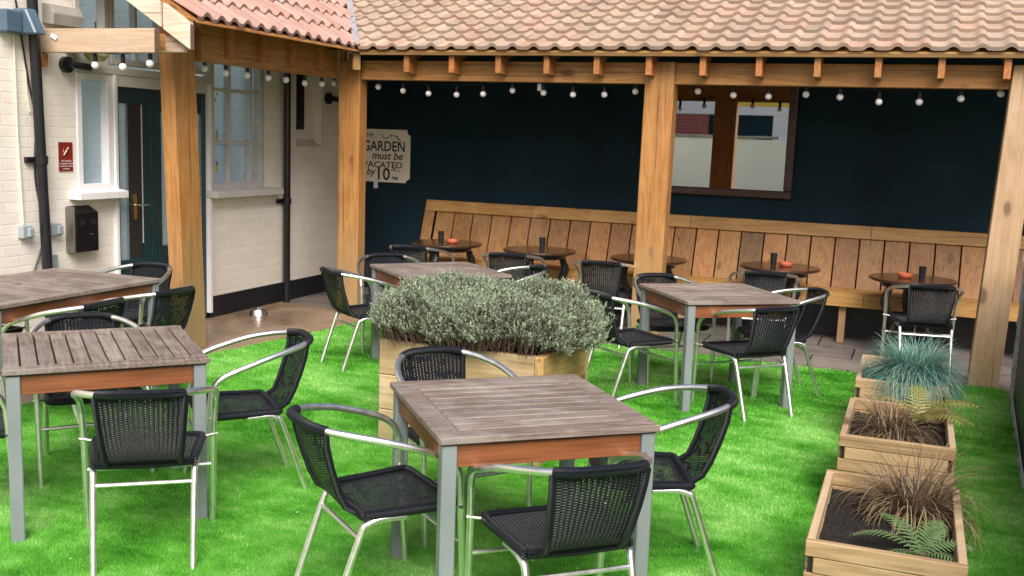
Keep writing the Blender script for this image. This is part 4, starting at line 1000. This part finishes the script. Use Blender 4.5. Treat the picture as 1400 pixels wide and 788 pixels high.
bush = thing('sage_bush', 'wide grey green evergreen bush filling the big timber planter', 'bush', (-2.17, 5.25, .52))
def bush_mesh():
    cx, cy = (px0+px1)/2, (py0+py1)/2; ax, ay = .60, .50
    n = 13500
    # directions over the upper part of a rounded box
    th = rng.uniform(0, 2*pi, n); u = rng.uniform(-.35, 1, n)
    d = np.stack([np.sqrt(1-u*u)*np.cos(th), np.sqrt(1-u*u)*np.sin(th), u], 1)
    p = 3.2; q = (np.abs(d[:, 0])**p+np.abs(d[:, 1])**p+np.abs(d[:, 2])**p)**(-1/p)
    S = d*q[:, None]
    # lumps
    lump = 1+.06*np.sin(S[:, 0]*7+1)*np.cos(S[:, 1]*6)+.055*np.sin(S[:, 0]*15+S[:, 1]*9)+.045*rng.normal(size=n)-.05*np.clip(-S[:, 0]-.55, 0, 1)*2
    depth = 1-np.abs(rng.normal(0, .09, n)); rad = lump*depth
    C = np.array([cx, cy, .66]); zsc = np.where(S[:, 2] > 0, .172, .105)
    B = C+np.stack([S[:, 0]*ax*rad, S[:, 1]*ay*rad, S[:, 2]*zsc*rad], 1)
    B[:, 2] += .020*np.sin(B[:, 0]*9)+.02*np.cos(B[:, 1]*8)
    grow = unit(np.stack([S[:, 0]*.5, S[:, 1]*.5, S[:, 2]*.5+1.0], 1)+rng.normal(0, .22, (n, 3)))
    a = unit(np.cross(grow, rng.normal(size=(n, 3)))); b = np.cross(grow, a)
    Ps, Ds, Ws, Ls, Wi, Cs = [], [], [], [], [], []
    sl_ = rng.uniform(.030, .055, n)
    nl = 12
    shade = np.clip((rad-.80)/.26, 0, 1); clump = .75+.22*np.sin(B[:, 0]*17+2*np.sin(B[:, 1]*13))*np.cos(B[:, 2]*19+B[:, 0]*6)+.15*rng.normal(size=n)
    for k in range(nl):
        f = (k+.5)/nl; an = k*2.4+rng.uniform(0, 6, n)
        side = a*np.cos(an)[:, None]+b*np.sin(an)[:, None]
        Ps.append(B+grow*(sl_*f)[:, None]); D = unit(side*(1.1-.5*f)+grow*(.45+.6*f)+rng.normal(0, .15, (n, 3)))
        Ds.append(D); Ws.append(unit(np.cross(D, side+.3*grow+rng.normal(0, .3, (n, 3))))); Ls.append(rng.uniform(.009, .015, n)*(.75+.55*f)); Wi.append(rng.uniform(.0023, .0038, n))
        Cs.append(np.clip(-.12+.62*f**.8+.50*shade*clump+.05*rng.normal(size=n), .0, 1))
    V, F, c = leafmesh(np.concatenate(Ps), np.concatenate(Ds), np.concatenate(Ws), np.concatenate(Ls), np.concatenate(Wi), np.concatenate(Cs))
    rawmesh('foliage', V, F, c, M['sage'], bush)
    # twigs
    idx = rng.permutation(np.nonzero(B[:, 2] > .64)[0])[:8000]; m = len(idx); b0 = B[idx]-grow[idx]*.09; b1 = B[idx]+grow[idx]*.02
    w = a[idx]*.0018; V = np.stack([b0-w, b0+w, b1+w, b1-w], 1).reshape(-1, 3)
    rawmesh('twigs', V, np.arange(4*m).reshape(m, 4), np.full(m, 1.0), M['stemwood'], bush)
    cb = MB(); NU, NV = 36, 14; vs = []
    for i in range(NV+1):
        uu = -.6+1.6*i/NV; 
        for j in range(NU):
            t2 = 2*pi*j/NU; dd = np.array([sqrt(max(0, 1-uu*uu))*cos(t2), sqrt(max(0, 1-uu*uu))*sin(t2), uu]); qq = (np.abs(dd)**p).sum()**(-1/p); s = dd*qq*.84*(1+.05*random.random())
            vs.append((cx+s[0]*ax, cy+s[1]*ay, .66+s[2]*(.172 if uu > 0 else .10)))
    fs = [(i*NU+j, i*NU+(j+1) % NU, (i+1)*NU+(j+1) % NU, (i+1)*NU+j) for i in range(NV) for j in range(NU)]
    cb.add(vs, fs); cb.build('dark_core', M['innerdark'], bush, True)  # dark core blob added to block the view through the leaves
bush_mesh()

def trough(x0, x1, y0, y1, h, label, rows=7):
    t = thing('wooden_trough', label, 'planter', ((x0+x1)/2, (y0+y1)/2, 0), 'notched wooden trough planters')
    rh = h/rows; tk = .030
    for i in range(rows):
        z1 = h-i*rh-.001; z0 = z1-rh+.002
        lng = (i % 2 == 0); e = 0 if lng else .028     # notched corners: short boards leave dark gaps
        for yy in (y0, y1-tk):
            if not lng: MB().box(x0+.012, x1-.012, yy+.012, yy+tk, z0, z1, .12).build('board', M['endgrain'], t)  # near-black filler paints the dark hollow at the notched corner
            MB().box(x0+e, x1-e, yy+.001*i, yy+(tk if lng else .010), z0, z1, random.uniform(.88, 1.12)).build('board', M['plant_x'], t, bevel=.003)
        for xx in (x0, x1-tk):
            a0, a1 = (y0+tk+.001, y1-tk-.001) if lng else (y0+tk+.004, y1-tk-.004)
            MB().box(xx+.001, xx+tk-.001, a0, a1, z0, z1, random.uniform(.88, 1.12)).build('board', M['plant_y'], t, bevel=.003)
    g = MB(); nx, ny = 40, 60; zz_ = h-.075
    for j in range(ny+1):
        for i in range(nx+1):
            X = x0+tk+(x1-x0-2*tk)*i/nx; Y = y0+tk+(y1-y0-2*tk)*j/ny
            g.v.append((X, Y, zz_+.010*sin(X*23)*cos(Y*19)+random.uniform(-.007, .009)))
    for j in range(ny):
        for i in range(nx): g.f.append((j*(nx+1)+i, j*(nx+1)+i+1, (j+1)*(nx+1)+i+1, (j+1)*(nx+1)+i)); g.c.append((1, 1, 1))
    g.build('soil', M['soil'], t)
    return t
trough(-.245, .255, 3.42, 4.26, .40, 'nearest notched wooden trough with bare black soil and fern')
trough(-.235, .262, 4.82, 5.60, .40, 'middle notched wooden trough with bronze sedge')
trough(-.235, .262, 6.10, 6.86, .40, 'far notched wooden trough under the blue fescue')

def tuft(name, label, cat, c, n, L0, L1, w, mat, spread=1.0, droop=1.0, seg=7, base=.04, bright=(.1, 1), up=.55):
    t = thing(name, label, cat, c)
    V = []; F = []; C = []
    for i in range(n):
        a = random.uniform(0, 2*pi); L = random.uniform(L0, L1); inc = random.uniform(.05, 1.0)**.8*spread
        px_, py_ = c[0]+base*sqrt(random.random())*cos(a+random.uniform(-1, 1)), c[1]+base*sqrt(random.random())*sin(a+random.uniform(-1, 1)); z = c[2]
        th = pi/2-inc*up; n0 = len(V); x, y = px_, py_; dr = droop*random.uniform(.6, 1.3); aa = a
        for k in range(seg+1):
            f = k/seg; ww = w*(1-f**1.5)*.5+.0003
            sx_, sy_ = -sin(aa), cos(aa); V.append((x-sx_*ww, y-sy_*ww, z)); V.append((x+sx_*ww, y+sy_*ww, z))
            x += cos(th)*cos(aa)*L/seg; y += cos(th)*sin(aa)*L/seg; z += sin(th)*L/seg; th -= dr*(inc+.25)*(.35+f)*1.5/seg*1.2; aa += random.uniform(-.06, .06)
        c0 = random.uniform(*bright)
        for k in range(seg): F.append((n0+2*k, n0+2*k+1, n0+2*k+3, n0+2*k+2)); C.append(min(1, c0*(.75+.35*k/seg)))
    rawmesh('blades', np.array(V), np.array(F), np.array(C), M[mat], t)
    b = MB().sphere((c[0], c[1], c[2]), base*.9, 12, 6, .5); b.build('crown', M['innerdark'], t, True)
    return t
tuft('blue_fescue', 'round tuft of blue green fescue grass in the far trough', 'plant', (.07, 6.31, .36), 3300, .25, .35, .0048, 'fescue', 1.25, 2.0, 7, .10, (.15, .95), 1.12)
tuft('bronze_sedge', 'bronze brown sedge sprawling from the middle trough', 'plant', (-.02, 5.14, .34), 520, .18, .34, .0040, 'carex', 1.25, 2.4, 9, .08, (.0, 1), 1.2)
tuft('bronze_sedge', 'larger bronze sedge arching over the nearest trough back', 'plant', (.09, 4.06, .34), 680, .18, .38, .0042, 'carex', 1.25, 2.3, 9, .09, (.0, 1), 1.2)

def fern(label, c, fronds, L, mat, size=1.0):
    t = thing('fern', label, 'plant', c)
    for (a, Lk, up_) in fronds:
        V = []; F = []; C = []; seg = 16; x, y, z = c; th = up_; pts = []
        for k in range(seg+1):
            pts.append((x, y, z)); st = Lk/seg
            x += cos(th)*cos(a)*st; y += cos(th)*sin(a)*st; z += sin(th)*st; th -= 1.5/seg
        sd_ = Vector((-sin(a), cos(a), 0)); c0 = random.uniform(.35, .8)
        for k in range(1, seg+1):
            f = k/seg; w = Lk*.26*sin(pi*min(1, f*.92+.12))**.9; p = Vector(pts[k]); tn = (Vector(pts[k])-Vector(pts[k-1])).normalized(); nm = sd_.cross(tn)
            for s in (-1, 1):
                d = (sd_*s+tn*.45-nm*0.12*s).normalized(); q = Lk/seg*.46; m_ = 5
                # each pinna is a toothed leaflet
                prev = None
                for i in range(m_+1):
                    g = i/m_; hw = q*(1-g)*(1.0 if i % 2 == 0 else .62)+.0004; cc = p+d*w*g-Vector((0, 0, .010*g*g))
                    a_, b_ = cc-tn*hw, cc+tn*hw; V += [tuple(a_), tuple(b_)]
                    if i: n0 = len(V)-4; F.append((n0, n0+1, n0+3, n0+2)); C.append(min(1, c0+.2*g+random.uniform(-.1, .1)))
        rawmesh('frond', np.array(V), np.array(F), np.array(C), M[mat], t)
        MB().tube(pts, .0018, 5).build('stalk', M['stemwood'], t, True)
    return t
fern('fresh green fern at the front corner of the nearest trough', (.12, 3.62, .335), [(3.0, .26, .8), (2.4, .24, 1.1), (.3, .20, .9), (-.5, .18, .7), (-2.3, .20, .6), (-1.3, .15, .5), (3.7, .20, .6), (1.2, .22, 1.1), (.9, .16, 1.3)], .22, 'fern')
fern('yellow green fern spilling over the middle trough', (.10, 5.42, .345), [(.5, .34, 1.0), (0, .30, .8), (-.7, .32, .9), (1.6, .30, 1.3), (2.6, .26, 1.1), (-1.3, .26, 1.0), (-.3, .36, 1.15)], .3, 'fernyellow')

# tiny pale bits blown onto the turf
b = MB()
for i in range(150):
    x, y = random.uniform(-3.6, .5), random.uniform(2.6, 8.0); a = random.uniform(0, 6.3); L = random.uniform(.003, .008)
    if not inpoly(np.array([x]), np.array([y]), TP)[0]: continue
    z = .018; c = random.uniform(.5, 1)
    b.add([(x-L*cos(a), y-L*sin(a), z), (x+L*.5*sin(a), y-L*.5*cos(a), z+.002), (x+L*cos(a), y+L*sin(a), z+.003), (x-L*.5*sin(a), y+L*.5*cos(a), z)], [(0, 1, 2, 3)], (c, c*.95, c*.8))
tag(b.build('fallen_debris', M['white']), 'tiny pale flecks of debris scattered on the green turf', 'debris', None, 'stuff')
